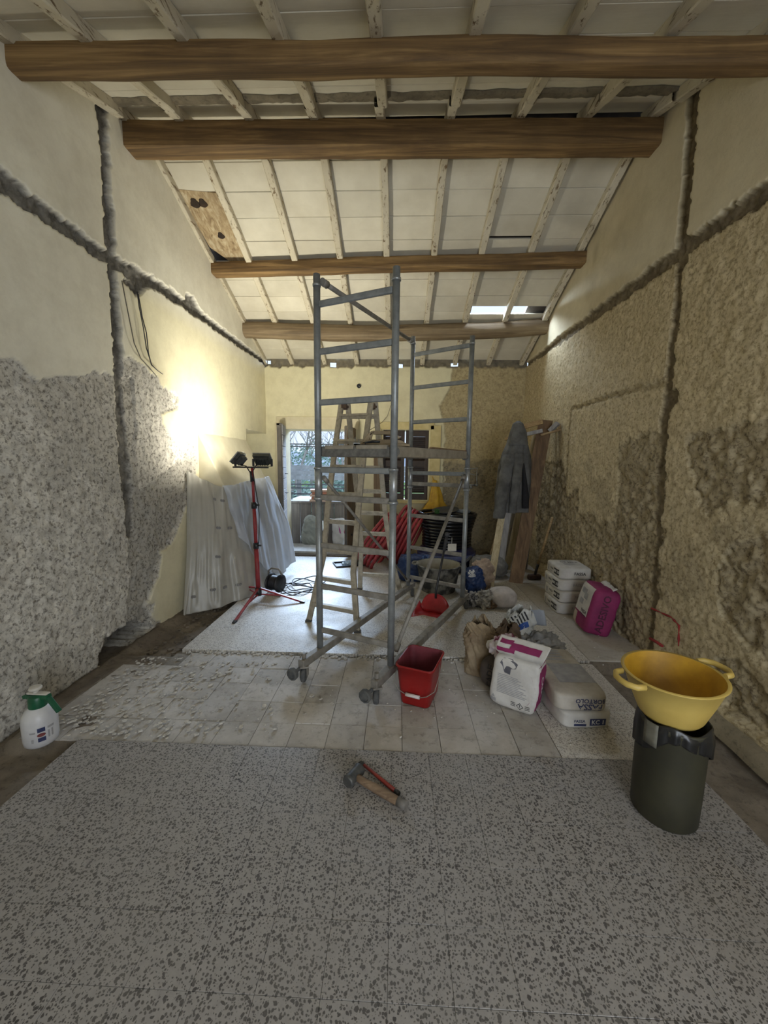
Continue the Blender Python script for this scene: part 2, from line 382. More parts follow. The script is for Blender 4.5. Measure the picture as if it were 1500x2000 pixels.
# ---- right wall
def uvR(pts): return [(p.y, p.z) for p in (atx(x, y, XR) for x, y in pts)]
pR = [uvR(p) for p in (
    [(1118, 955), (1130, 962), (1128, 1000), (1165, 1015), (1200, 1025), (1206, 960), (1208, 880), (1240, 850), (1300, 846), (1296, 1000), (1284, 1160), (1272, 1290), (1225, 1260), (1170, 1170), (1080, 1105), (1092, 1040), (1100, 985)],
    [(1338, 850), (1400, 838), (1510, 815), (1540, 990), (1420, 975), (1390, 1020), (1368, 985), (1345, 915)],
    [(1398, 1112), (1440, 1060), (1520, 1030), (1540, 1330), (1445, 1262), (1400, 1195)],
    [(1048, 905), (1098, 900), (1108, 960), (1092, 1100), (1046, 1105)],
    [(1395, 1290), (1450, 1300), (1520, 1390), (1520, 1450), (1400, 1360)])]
redR = uvR([(1278, 1188), (1318, 1206), (1333, 1222), (1332, 1262)])
thinR = uvR([(1297, 746), (1200, 772), (1116, 800), (1110, 850), (1105, 940)])
def fnR(u, z):
    wu = u + (fbm(u * 8, z * 8, 4, 41) - 0.5) * 0.13; wz = z + (fbm(u * 8 + 40, z * 8, 4, 42) - 0.5) * 0.13
    wu2 = u + (fbm(u * 22, z * 22, 3, 43) - 0.5) * 0.05; wz2 = z + (fbm(u * 22 + 40, z * 22, 3, 44) - 0.5) * 0.05
    hd = segdist(wu2, wz2, [(1.0, 2.98), (3.02, 3.03), (6.4, 3.07)]); ch = hd < 0.055 + (fbm(u * 5, z * 2, 3, 48) - 0.5) * 0.035 - 0.012 * np.clip((u - 4) / 2, 0, 1)
    vd = segdist(wu2, wz2, [(3.06, 4.4), (3.03, 2.9), (3.05, 1.9), (2.93, -0.2)]); wv = np.where(z > 2.9, 0.055, 0.038) + (fbm(u * 3, z * 6, 3, 49) - 0.5) * 0.03
    ch |= vd < wv
    ch |= segdist(wu2, wz2, [(2.98, 2.02), (3.0, 1.95)]) < 0.05
    thin = segdist(wu2, wz2, thinR) < 0.02
    pl = (z > 3.03) & ~ch
    dk = np.zeros(u.shape, bool)
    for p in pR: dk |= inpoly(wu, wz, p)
    f1 = fbm(u * 16, z * 16, 5, 51); f2 = fbm(u * 42, z * 42, 3, 52); f3 = fbm(u * 6, z * 6, 4, 53)
    dk2 = (fbm(u * 2.6, z * 2.6, 5, 60, 0.7) > 0.60) & (z < 1.6)
    h = np.where(pl, 0.012 + (fbm(u * 2, z * 2, 3, 55) - 0.5) * 0.014, (f1 - 0.5) * 0.016 + (f2 - 0.5) * 0.010 + (f3 - 0.5) * 0.016)
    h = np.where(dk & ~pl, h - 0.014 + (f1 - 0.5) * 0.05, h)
    h = np.where(ch, -0.028 + (f1 - 0.5) * 0.022 + (f2 - 0.5) * 0.03, h); h = np.where(thin & ~ch, -0.018 + (f2 - .5) * .02, h)
    h = np.where((z < 0.06 + 0.05 * f3) & (u < 2.75), h + 0.07, h)
    red = segdist(u, z, redR)
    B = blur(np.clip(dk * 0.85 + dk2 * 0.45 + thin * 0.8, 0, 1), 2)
    return h, np.stack([pl.astype(float), ch.astype(float), B, np.ones(u.shape)], -1)
Ur = np.concatenate([np.linspace(YF, 1.55, 14)[:-1], np.arange(1.55, YB + 0.02, 0.0115)])
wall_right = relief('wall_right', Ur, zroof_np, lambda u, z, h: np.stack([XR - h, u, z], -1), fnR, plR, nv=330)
mk = MB()
pts = [V((XR - 0.024, y, z)) for y, z in redR]
dense = []
for a, b in zip(pts[:-1], pts[1:]):
    dense += [a.lerp(b, t / 6) for t in range(6)]
dense.append(pts[-1])
mk.tube(dense, [0.006 + 0.003 * math.sin(i * 1.7) for i in range(len(dense))], 6)
mk.tube([V((XR - 0.024, y, z)) for y, z in uvR([(1276, 1247), (1290, 1255), (1300, 1262)])], 0.011, 6)
o = mk.build('paint_mark', M('red_spray_paint', C(150, 40, 38), C(120, 34, 34), 30, 0.8), wall_right); o['label'] = 'red sprayed outline on the rough plaster'

# ---- back wall
DX0, DX1, DZ = -1.90, -0.70, 2.04
WX0, WX1, WZ0, WZ1 = -0.27, 0.50, 0.90, 2.05
def uvB(pts): return [(p.x, p.z) for p in (aty(x, y, YB) for x, y in pts)]
bareB = uvB([(884, 712), (880, 752), (868, 775), (858, 792), (862, 816), (868, 822), (862, 1090), (840, 1160), (1060, 1160), (1060, 700)])
darkB = uvB([(866, 902), (900, 908), (950, 898), (1060, 905), (1060, 1160), (850, 1160)])
eaves = [(-1.075, 3.065, 0.05, 0.035), (0.01, 3.05, 0.042, 0.03), (0.875, 3.075, 0.055, 0.03), (-2.12, 3.11, 0.03, 0.03)]
def fnB(u, z):
    wu = u + (fbm(u * 9, z * 9, 4, 71) - 0.5) * 0.1; wz = z + (fbm(u * 9 + 40, z * 9, 4, 72) - 0.5) * 0.1
    bare = inpoly(wu, wz, bareB); dk = inpoly(wu, wz, darkB) & bare
    zt = 3.035 + (fbm(u * 14, z * 0 + 3, 4, 73) - 0.5) * 0.07
    ch = z > zt
    f1 = fbm(u * 16, z * 16, 5, 75); f2 = fbm(u * 42, z * 42, 3, 76)
    pl = ~(bare | ch)
    h = np.where(pl, 0.012 + (fbm(u * 2, z * 2, 3, 77) - 0.5) * 0.01, (f1 - 0.5) * 0.02 + (f2 - 0.5) * 0.008)
    h = np.where(dk, -0.012 + (f1 - 0.5) * 0.06 + (f2 - .5) * .02, h); h = np.where(ch, -0.02 + (f1 - 0.5) * 0.07, h)
    return h, np.stack([blur(pl.astype(float)), blur(ch.astype(float)), blur(dk * 0.9, 2), np.ones(u.shape)], -1)
def cutB(u, z):
    c = ((u > DX0) & (u < DX1) & (z < DZ)) | ((u > WX0) & (u < WX1) & (z > WZ0) & (z < WZ1))
    for x, zz, a, b in eaves: c |= (np.abs(u - x) < a) & (np.abs(z - zz) < b)
    return c
wall_back = relief('wall_back', np.arange(-2.64, XR + 0.02, 0.016), lambda u: np.full(u.shape, zroof(YB) + 0.01), lambda u, z, h: np.stack([u, YB - h, z], -1), fnB, plB, cutB, nv=200)
trimm = M('pale_reveal_plaster', C(214, 206, 180), C(200, 190, 160), 6, 0.9, bumps=0.1)
b = MB()
for (x0, x1, z0, z1) in ((DX0, DX1, -0.1, DZ), (WX0, WX1, WZ0, WZ1)):
    b.box((x0 - 0.15, YB + 0.2, (z0 + z1) / 2), (0.3, 0.36, z1 - z0)); b.box((x1 + 0.15, YB + 0.2, (z0 + z1) / 2), (0.3, 0.36, z1 - z0))
    b.box(((x0 + x1) / 2, YB + 0.2, z1 + 0.12), (x1 - x0 + 0.6, 0.36, 0.24))
b.box(((WX0 + WX1) / 2, YB + 0.2, WZ0 - 0.1), (WX1 - WX0 + 0.6, 0.36, 0.2))
struct(b.build('trim_1', trimm))
# pale plaster band around the doorway and the window surround
b = MB(); b.box(((DX0 + DX1) / 2 - .03, YB - 0.02, DZ + 0.10), (1.36, 0.03, 0.20)); b.box((DX0 - 0.07, YB - 0.02, DZ / 2 + .05), (0.13, 0.03, DZ + 0.1))
struct(b.build('trim_2', trimm, bevel=0.006))
b = MB(); b.box((WX1 + 0.10, YB - 0.015, 1.47), (0.17, 0.05, 1.30)); b.box(((WX0 + WX1) / 2, YB - 0.015, WZ1 + 0.06), (0.92, 0.05, 0.12)); b.box(((WX0 + WX1) / 2 - .02, YB - 0.03, WZ0 - 0.03), (0.84, 0.10, 0.045)); b.box((WX0 - .05, YB - .015, 1.47), (.08, .05, 1.2))
struct(b.build('trim_3', M('cream_window_surround', C(214, 200, 150), C(196, 180, 128), 8, 0.8), bevel=0.005))
# front wall behind the camera with an unseen opening placed for the fill light
b = MB()
for c, s in (((-1.1, YF - 0.15, 1.2), (2.4, 0.3, 2.7)), ((2.1, YF - 0.15, 1.2), (0.4, 0.3, 2.7)), ((0.05, YF - 0.15, 2.45), (4.9, 0.3, 0.2))): b.box(c, s)
struct(b.build('wall_front', trimm))

# ---- ground under everything: earth in the trenches, concrete at the far right
def ground():
    X = np.arange(-2.72, 2.09, 0.03); Y = np.concatenate([np.arange(YF - .2, 1.0, 0.15), np.arange(1.0, 6.5, 0.03)])
    x, y = np.meshgrid(X, Y, indexing='ij'); f = fbm(x * 9, y * 9, 5, 81); g = fbm(x * 2.2, y * 2.2, 3, 82)
    z = -0.085 + (f - 0.5) * 0.05 + (g - 0.5) * 0.03
    z = np.where(x < -1.72, z + 0.02, z)
    edge = np.clip((-2.02 - x) / 0.12, 0, 1); z = z + edge * 0.06 * (y > 2.0)
    near = (y > 1.84) & (y < 2.80) & (x < -1.62); z = np.where(near & (x > -2.1), -0.012 + (f - 0.5) * 0.03, z)
    z = np.where((x > 1.9) & (y < 2.8), 0.0 + (f - 0.5) * 0.04, z)
    z = np.where((x > 1.45) & (y > 2.86), -0.004 + (f - 0.5) * 0.004, z)
    z = np.where((x > -1.6) & (x < 1.4), -0.1, z); z = np.where((x < -2.19) & (y < 3.3), z - 0.06, z)
    me = bpy.data.meshes.new('floor'); n, m = x.shape; idx = np.arange(n * m).reshape(n, m)
    me.from_pydata(np.stack([x, y, z], -1).reshape(-1, 3).tolist(), [], np.stack([idx[:-1, :-1], idx[1:, :-1], idx[1:, 1:], idx[:-1, 1:]], -1).reshape(-1, 4).tolist())
    me.polygons.foreach_set('use_smooth', [True] * len(me.polygons)); me.update()
    o = bpy.data.objects.new('floor', me); COL.objects.link(o); return struct(o)
floor = ground(); floor.data.materials.append(pos_mat('trench_earth', C(132, 122, 108), C(102, 93, 82), C(74, 67, 58), 3.0, 26))
terr_front = terrazzo_mat('terrazzo_front', C(156, 152, 149), C(46, 43, 42), C(146, 143, 140), 0.3)
terr_rear = terrazzo_mat('terrazzo_rear', C(206, 202, 195), C(92, 86, 80), C(196, 192, 185), 0.5)
cem = pos_mat('cement_tile', C(198, 194, 189), C(176, 171, 164), C(146, 141, 134), 3.5, 16, 0.85, 0.5, 0.008)
grout = pos_mat('grout', C(150, 144, 134), C(134, 128, 118), C(112, 106, 97), 5, 40)
# rear terrazzo: one slab (its joints are too far off to tell apart), raised over the strip
b = MB(); b.box((-0.1, 4.55, -0.02), (3.2, 3.40, 0.06)); o = b.build('terrazzo_slab', terr_rear, floor, bevel=0.003)
b = MB(); b.box((1.78, 4.64, -0.03), (0.54, 3.54, 0.07)); b.build('concrete_slab', pos_mat('dusty_concrete', C(186, 181, 172), C(172, 166, 156), C(150, 143, 133), 2.0, 18, 0.9, 0.3, 0.006), floor, bevel=0.006)
b = MB(); b.box((0.0, -0.55, -0.045), (4.2, 2.15, 0.09)); b.build('terrazzo_slab', terr_front, floor)
# grout beds
b = MB(); b.box((-0.1, 1.185, -0.042), (3.19, 1.335, 0.08)); b.box((-0.43, 2.33, -0.048), (3.1, 0.96, 0.08)) if 0 else b.box((-0.37, 2.33, -0.048), (2.7, 0.96, 0.08)); b.box((-1.88, 2.2, -0.048), (0.32, 0.7, 0.08)); b.box((1.31, 2.33, -0.042), (0.375, 0.96, 0.08)); b.build('mortar_bed', grout, floor)
b = MB(); b.box((1.19, 2.335, -0.042), (0.62, 0.97, 0.08)); b.build('mortar_bed', grout, floor)
def tiles(xs, ys, w, d, mat, zt, th=0.02, jitter=0.0012, name='tile', skip=None, gap=0.001):
    mb = MB(); mb.box((0, 0, -th / 2), (w - gap, d - gap, th)); me = None
    for x in xs:
        for y in ys:
            if skip and skip(x, y): continue
            if me is None: o = mb.build(name, mat, floor, bevel=0.0006, segs=1); me = o.data
            else: o = bpy.data.objects.new(name, me); COL.objects.link(o); o.parent = floor
            o.location = (x, y, zt + random.uniform(-jitter, jitter)); o.rotation_euler = (random.uniform(-.0012, .0012), random.uniform(-.0012, .0012), 0)
tw = 3.2 / 17
tiles([-1.7 + tw * (i + 0.5) for i in range(17)], [1.845 - 0.19 * (j + 0.5) for j in range(7)], tw, 0.19, terr_front, 0.003, jitter=0.0006)
tiles([0.875 + 0.2083 * (i + 0.5) for i in range(3)], [1.847 + 0.1935 * (j + 0.5) for j in range(5)], 0.2083, 0.1935, terr_rear, 0.002)
tiles([0.873 - 0.2065 * (i + 0.5) for i in range(14)], [1.847 + 0.1945 * (j + 0.5) for j in range(5)], 0.2065, 0.1945, cem, -0.003, jitter=0.003, name='cement_tile', gap=0.0026,
      skip=lambda x, y: (x < -1.6 and y > 2.6))
# low pale ledge left of old skirting at the foot of the right wall
b = MB(); G = []
for i in range(40):
    y = -0.6 + 3.4 * i / 39; n1 = 0.03 * nz((y, 1, 0), 6, 3); G.append([V((1.86 + n1, y, -0.05)), V((1.875 + n1, y, 0.03 + n1 * .4)), V((1.95, y, 0.045 + n1 * .5)), V((2.03, y, 0.04))])
b.grid(G); struct(b.build('trim_4', pos_mat('skirting_mortar', C(146, 136, 114), C(126, 116, 96), C(98, 90, 74), 4, 30)))
# broken joint: crumbs along the lip of the rear slab, flakes on the strip
b = MB()
def flake(p, r, th):
    k = random.randint(4, 6); a0 = random.random() * 6; tilt = V((random.uniform(-.3, .3), random.uniform(-.3, .3), 1)).normalized(); x = tilt.orthogonal().normalized(); y = tilt.cross(x)
    pts = [p + (x * math.cos(a0 + 2 * PI * i / k) * random.uniform(.6, 1) + y * math.sin(a0 + 2 * PI * i / k) * random.uniform(.35, .8)) * r for i in range(k)]
    b.add(pts + [q + tilt * th for q in pts], [tuple(range(k))[::-1], tuple(range(k, 2 * k))] + [(i, (i + 1) % k, k + (i + 1) % k, k + i) for i in range(k)])
for i in range(260): flake(V((random.uniform(-1.65, 1.0), random.gauss(2.825, 0.018), -0.004)), random.uniform(.006, .022), random.uniform(.005, .014))
for i in range(420):
    x = max(-2.12, min(0.8, -1.95 + abs(random.gauss(0, 0.55)))); flake(V((x, random.uniform(1.87, 2.72), 0.001)), random.uniform(.005, .022), random.uniform(.003, .008))
for i in range(160): flake(V((random.uniform(-1.6, 1.4), random.uniform(1.86, 2.8), 0.0005)), random.uniform(.003, .009), random.uniform(.002, .005))
for i in range(60): flake(V((random.uniform(1.0, 1.85), random.uniform(2.4, 4.2), 0.011)), random.uniform(.004, .012), random.uniform(.002, .006))
rub = b.build('rubble', pos_mat('plaster_flakes', C(224, 220, 212), C(190, 184, 174), C(150, 143, 132), 40, 60))
tag(rub, 'plaster flakes and mortar crumbs strewn over the cement tiles', 'rubble', kind='stuff')
# lumps round the hole of the left wall and in the trench
b = MB()
for i in range(90): flake(V((random.uniform(-2.12, -1.75), random.uniform(2.7, 4.2), random.uniform(-.07, -.055))), random.uniform(.008, .03), random.uniform(.006, .02))
tag(b.build('debris', MATS['trench_earth']), 'dark lumps of earth lying in the trench along the left wall', 'debris', kind='stuff')

# ---- ceiling: painted tiles on rafters, roof cover above
tile_m = painted_wood('whitewashed_tile', C(218, 212, 194), C(204, 197, 178), C(146, 132, 110), 0, 0.70)
raft_m = painted_wood('whitewashed_rafter', C(208, 200, 180), C(192, 182, 158), C(110, 90, 64), 1, 0.55)
RX = [-1.74, -1.21, -0.69, -0.165, 0.36, 0.88, 1.41, 1.93]
ang = math.atan(SL)
b = MB(); roof_m = M('roof_underlay', C(70, 60, 50), C(50, 44, 38), 8, 0.9)
def roofslab(mb, x0, x1, y0, y1, dz, th):
    for (a, c) in ([(y0, y1)] if (y1 <= RIDGE or y0 >= RIDGE) else [(y0, RIDGE), (RIDGE, y1)]):
        vs = []
        for z in (dz, dz + th):
            for x in (x0, x1):
                for y in (a, c): vs.append((x, y, zroof(y) + z))
        mb.add(vs, [(0, 1, 3, 2), (4, 6, 7, 5), (0, 4, 5, 1), (2, 3, 7, 6), (0, 2, 6, 4), (1, 5, 7, 3)])
roofslab(b, -2.8, 2.3, YF - .5, 5.40, 0.085, 0.05); roofslab(b, -2.8, 0.955, 5.40, 5.74, 0.085, 0.05); roofslab(b, 1.69, 2.3, 5.40, 5.74, 0.085, 0.05); roofslab(b, -2.8, 2.3, 5.74, 6.42, 0.085, 0.05)
ceiling = struct(b.build('ceiling', roof_m))
bays = [(-2.235, RX[0])] + list(zip(RX[:-1], RX[1:])) + [(RX[-1], 2.03)]
meshes = {}
def ctile(x0, x1, y0, y1, dz=0.0, mat=tile_m, gap=0.004):
    key = (round(x1 - x0, 3), round(y1 - y0, 3)); yc = (y0 + y1) / 2; L = (y1 - y0) / math.cos(ang) - gap
    if key not in meshes:
        m = MB(); n = 4; m.box((0, 0, 0.013), (x1 - x0 - 0.006, L, 0.026)); o = m.build('ceiling_tile', mat, ceiling, bevel=0.004, segs=1); meshes[key] = o.data
    else: o = bpy.data.objects.new('ceiling_tile', meshes[key]); COL.objects.link(o); o.parent = ceiling
    o.location = ((x0 + x1) / 2, yc, zroof(yc) + dz + random.uniform(-.002, .002)); s = 1 if yc < RIDGE else -1
    o.rotation_euler = (s * ang + random.uniform(-.006, .006), random.uniform(-.003, .003), random.uniform(-.003, .003))
for k, (x0, x1) in enumerate(bays):
    y = RIDGE + 0.03 + 0.005 * (k % 2); j = 0
    while y < 6.4:
        y1 = min(y + 0.24, 6.43); a, c = y, y1
        if k in (6, 7) and abs(y1 - 5.45) < 0.02: c = 5.375
        if k in (6, 7) and abs(y - 5.45) < 0.02: a = 5.50
        if k == 6 and abs(y1 - 4.49) < 0.02: c = 4.462
        if not (k == 0 and 4.0 < (y + y1) / 2 < 4.72): ctile(x0, x1, a, c)
        y = y1; j += 1
    y = RIDGE - 0.03
    while y > 1.7: ctile(x0, x1, y - 0.24, y); y -= 0.24
b = MB(); roofslab(b, -2.23, 2.03, YF - 0.1, 1.64, 0.0, 0.03); b.build('ceiling_board', tile_m, ceiling)
def rafter(x, y0, y1, w=0.07, h=0.078):
    G = []; n = 22
    for i in range(n + 1):
        y = y0 + (y1 - y0) * i / n; z = zroof(y) - 0.001; jx = 0.006 * nz((x * 7, y, 0), 2.5, 5); jw = w / 2 * (1 + 0.10 * nz((x * 5, y, 1), 5, 6)); jh = h * (1 + 0.08 * nz((x, y, 2), 4, 7))
        G.append([V((x + jx - jw, y, z)), V((x + jx - jw, y, z - jh * .9)), V((x + jx - jw * .8, y, z - jh)), V((x + jx + jw * .8, y, z - jh)), V((x + jx + jw, y, z - jh * .9)), V((x + jx + jw, y, z))])
    m = MB(); m.grid(G, smooth=False); return m.build('rafter', raft_m, ceiling)
for x in RX + [-2.17]:
    rafter(x, RIDGE + 0.01, 6.42, 0.068 if x > -2 else 0.04); rafter(x + 0.01, 1.0, 3.14); rafter(x + 0.015 * math.sin(x * 9), 3.12, RIDGE - 0.01)
# mortar scar of the removed partition across the slope
b = MB(); G = []
for i in range(141):
    x = -2.2 + 4.2 * i / 140; row = []
    for t in range(7):
        y = 3.075 + 0.115 * t / 6 + 0.022 * nz((x, t * .6, 0), 9, 17) * (1 if t in (0, 6) else 0.3); e = 0.0 if t in (0, 6) else 0.016 + 0.012 * nz((x, y, 3), 22, 18)
        row.append(V((x, y, zroof(y) - 0.002 - max(0, e))))
    G.append(row)
b.grid(G); o = b.build('mortar_scar', pos_mat('grey_mortar', C(140, 130, 110), C(110, 102, 86), C(84, 77, 64), 6, 30), ceiling)
# bare knotty board with two dark knots at the left
bw = wood_mat('bare_knotty_board', C(196, 184, 156), C(166, 146, 112), C(110, 88, 60), 1, 3.0)
pb = [(-2.17, 3.98), (-1.76, 4.02), (-1.75, 4.72), (-1.98, 4.73), (-2.14, 4.55)]
b = MB(); vs = [(x, y, zroof(y) - 0.004) for x, y in pb] + [(x, y, zroof(y) + 0.018) for x, y in pb]; k = len(pb)
b.add(vs, [tuple(range(k))[::-1], tuple(range(k, 2 * k))] + [(i, (i + 1) % k, k + (i + 1) % k, k + i) for i in range(k)])
kb = b.build('patch_board', bw, ceiling); kb['label'] = 'bare knotty board patched into the white ceiling'
b = MB()
for (x, y, r) in ((-2.06, 4.10, 0.045), (-1.98, 4.10, 0.04), (-1.95, 4.42, 0.035)):
    m = [(x + r * (1 + .25 * math.sin(3 * q)) * math.cos(q), y + r * math.sin(q)) for q in [2 * PI * i / 14 for i in range(14)]]
    b.add([(a, c, zroof(c) - 0.009) for a, c in m] + [(a, c, zroof(c) - 0.003) for a, c in m], [tuple(range(14))[::-1]] + [(i, (i + 1) % 14, 14 + (i + 1) % 14, 14 + i) for i in range(14)])
b.build('knot', M('dark_knot', C(34, 26, 20), C(58, 42, 30), 20, 0.9), kb)

# ---- beams
beam_m = wood_mat('beam_wood', C(156, 126, 82), C(114, 88, 53), C(64, 47, 29), 0, 2.2)
beam_g = wood_mat('grey_beam_wood', C(150, 134, 106), C(124, 106, 80), C(82, 68, 50), 0, 2.6)
def timber(label, a, b_, w, h, p, seed, mat, bow=0.0, rough=0.05):
    a, b_ = V(a), V(b_); n, m = 72, (40 if p >= 5 else 24); G = []; d = (b_ - a).normalized(); sd = V((-d.y, d.x, 0)); 
    for i in range(n + 1):
        t = i / n; c = a.lerp(b_, t) + V((0, 0, bow * math.sin(PI * t))) + sd * (0.012 * nz((t * 4, 0, 0), 1.2, seed)) + V((0, 0, 0.012 * nz((t * 4, 2, 0), 1.2, seed + 1))); row = []
        for j in range(m):
            q = 2 * PI * j / m; cs, sn = math.cos(q), math.sin(q); r = (abs(cs) ** p + abs(sn) ** p) ** (-1 / p) * (1 + rough * nz((t * 9, q * 1.3, 0), 1.1, seed + 2) + 0.02 * nz((t * 60, q * 4, 0), 1.0, seed + 3))
            row.append(c + sd * (w / 2 * r * cs) + V((0, 0, h / 2 * r * sn)))
        G.append(row + [row[0]])
    mb = MB(); mb.grid(G, True); 
    for e in (G[0], G[-1]): mb.add(e[:-1], [tuple(range(m))])
    o = mb.build('beam', mat)
    if p >= 5: md = o.modifiers.new('edges', 'EDGE_SPLIT'); md.split_angle = math.radians(28)
    return tag(o, label, 'beam', kind='thing')
timber('brown roof beam nearest the camera, above both side walls', (-2.24, 2.38, 3.705), (2.04, 2.425, 3.695), 0.10, 0.135, 6, 3, beam_m, rough=0.035)
timber('thick square-cut ridge beam with the palest underside', (-2.24, 3.335, 4.035), (2.04, 3.45, 4.065), 0.155, 0.185, 16, 13, beam_m, rough=0.03)
timber('slim orange-brown purlin just above the scaffold top', (-2.24, 4.735, 3.715), (2.04, 4.60, 3.735), 0.15, 0.13, 8, 23, beam_m, bow=0.005)
timber('greyish rounded log purlin under the bright roof slots', (-2.24, 5.62, 3.345), (2.04, 5.60, 3.385), 0.21, 0.21, 2.3, 33, beam_g, bow=-0.07, rough=0.08)

# ---- doorway: threshold, two plank leaves
b = MB(); b.box((-1.28, 6.28, 0.035), (1.22, 0.5, 0.09)); struct(b.build('trim_5', M('worn_white_threshold', C(196, 194, 188), C(170, 166, 158), 14, 0.5), bevel=0.006))
b = MB(); b.box((-1.28, 6.03, 0.012), (1.24, 0.10, 0.05)); struct(b.build('trim_6', M('brown_sill', C(120, 110, 98), C(96, 86, 76), 10, 0.8), bevel=0.004))
leaf_m = wood_mat('grey_door_planks', C(176, 176, 178), C(150, 148, 150), C(112, 108, 108), 0, 3.5)
leaf_b = wood_mat('brown_door_planks', C(150, 134, 116), C(124, 108, 92), C(90, 76, 62), 2, 3.5)
frame_d = M('dark_leaf_edge', C(96, 92, 88), C(74, 70, 66), 9, 0.8)
door = struct(bpy.data.objects.new('door_1', None)); COL.objects.link(door); door.location = (DX0, 6.35, 0.07); OFF['door_1'] = V(door.location)
def leaf(h, e, mat, th, planks, vertical, top):
    h, e = V(h), V(e); d = (e - h).normalized(); n = V((-d.y, d.x, 0)); L = (e - h).length
    m = MB(); m.bar(h + V((0, 0, 0.02)) + n * .0, h + V((0, 0, 0.02)), .01, .01) if 0 else None
    mb = MB(); R = Matrix((d, n, V((0, 0, 1)))).transposed()
    mb.box(h + d * (L / 2) + V((0, 0, top / 2 + 0.02)), (L, th * 0.6, top), R); lf = mb.build('door_leaf', frame_d, door, bevel=0.004)
    for i in range(planks):
        q = MB()
        if vertical: w = L / planks; q.box(h + d * (w * (i + .5)) - n * (th * .0) + V((0, 0, top / 2 + 0.02)), (w - 0.006, th, top - 0.02), R)
        else: w = top / planks; q.box(h + d * (L / 2 - .01) + V((0, 0, 0.02 + w * (i + .5))), (L - 0.03, th, w - 0.008), R)
        q.build('plank', mat, lf, bevel=0.003)
    return lf
lf = leaf((-1.865, 6.33, 0.06), (-1.775, 5.84, 0.06), leaf_m, 0.045, 12, False, 2.0)
b = MB(); b.box((-1.80, 5.835, 1.05), (0.06, 0.03, 2.0)); b.build('leaf_edge', frame_d, lf)
b = MB()
for z in (1.02, 1.32): b.bar((-1.775, 6.02, z), (-1.745, 6.02, z), .014, .014); b.bar((-1.745, 5.98, z), (-1.745, 6.05, z), .012, .012)
b.build('handle', M('black_iron', C(30, 30, 32), C(44, 42, 42), 30, 0.5, 0.6), lf)
lf = leaf((-0.715, 6.33, 0.06), (-0.80, 5.90, 0.06), leaf_b, 0.05, 3, True, 1.98)
b = MB()
for z in (0.35, 1.0, 1.7): b.box((-0.74, 6.14, z), (0.02, 0.1, 0.03), Rz(0.2))
b.build('hinge', MATS['black_iron'], lf)

# ---- window with louvred shutters
win = struct(bpy.data.objects.new('window_1', None)); COL.objects.link(win); win.location = (0.115, YB + 0.1, WZ0); OFF['window_1'] = V(win.location)
shut = M('dark_brown_shutter', C(66, 52, 44), C(50, 40, 34), 12, 0.55)
for (x0, x1) in ((WX0 - 0.004, 0.104), (0.122, WX1 + 0.004)):
    b = MB(); y = YB + 0.12
    b.box((x0 + .03, y, 1.475), (0.06, 0.04, 1.156)); b.box((x1 - .03, y, 1.475), (0.06, 0.04, 1.156))
    for z in (0.95, 1.5, 2.0): b.box(((x0 + x1) / 2, y, z), (x1 - x0, 0.038, 0.104))
    sh = b.build('shutter', shut, win, bevel=0.004)
    z = 1.03; me = None
    while z < 1.94:
        if not 1.458 < z < 1.542:
            q = MB(); q.box(((x0 + x1) / 2, y, z), (x1 - x0 - 0.11, 0.046, 0.009), Rx(-0.75)); q.build('slat', shut, sh)
        z += 0.032
b = MB(); b.box((WX1 + 0.02, YB + 0.02, 1.475), (0.05, 0.05, 1.16)); b.box((WX0 - .005, YB + .02, 1.475), (.05, .05, 1.16)); b.build('window_frame', M('cream_paint', C(216, 206, 164), C(200, 188, 146), 9, 0.5), win, bevel=0.004)
b = MB(); b.bar((WX1 + 0.03, YB - 0.02, 1.22), (WX1 + 0.03, YB - 0.02, 1.36), .018, .014); b.bar((WX1 + 0.06, YB - 0.03, 1.2), (WX1 + 0.06, YB - 0.03, 1.34), .012, .012); b.build('latch', MATS['black_iron'], win)


# ================================================================== OBJECTS
steel = M('galvanised_steel', C(150, 154, 155), C(120, 124, 125), 18, 0.42, 0.35, 0.1, contrast=(0.3, 0.7))
steel_d = M('dusty_steel', C(150, 146, 138), C(116, 112, 105), 14, 0.6, 0.2, 0.15)
rubber = M('grey_rubber', C(70, 72, 74), C(96, 96, 94), 22, 0.85)
deck_m = M('mortar_stained_deck', C(112, 110, 104), C(84, 82, 78), 26, 0.85, 0.0, 0.4)
deck_l = M('dusty_deck_board', C(150, 142, 126), C(128, 120, 106), 16, 0.85, 0.0, 0.2)
black = M('black_plastic', C(26, 27, 30), C(40, 41, 44), 25, 0.45)
tin = M('bright_metal', C(176, 179, 180), C(140, 143, 144), 20, 0.4, 0.6)

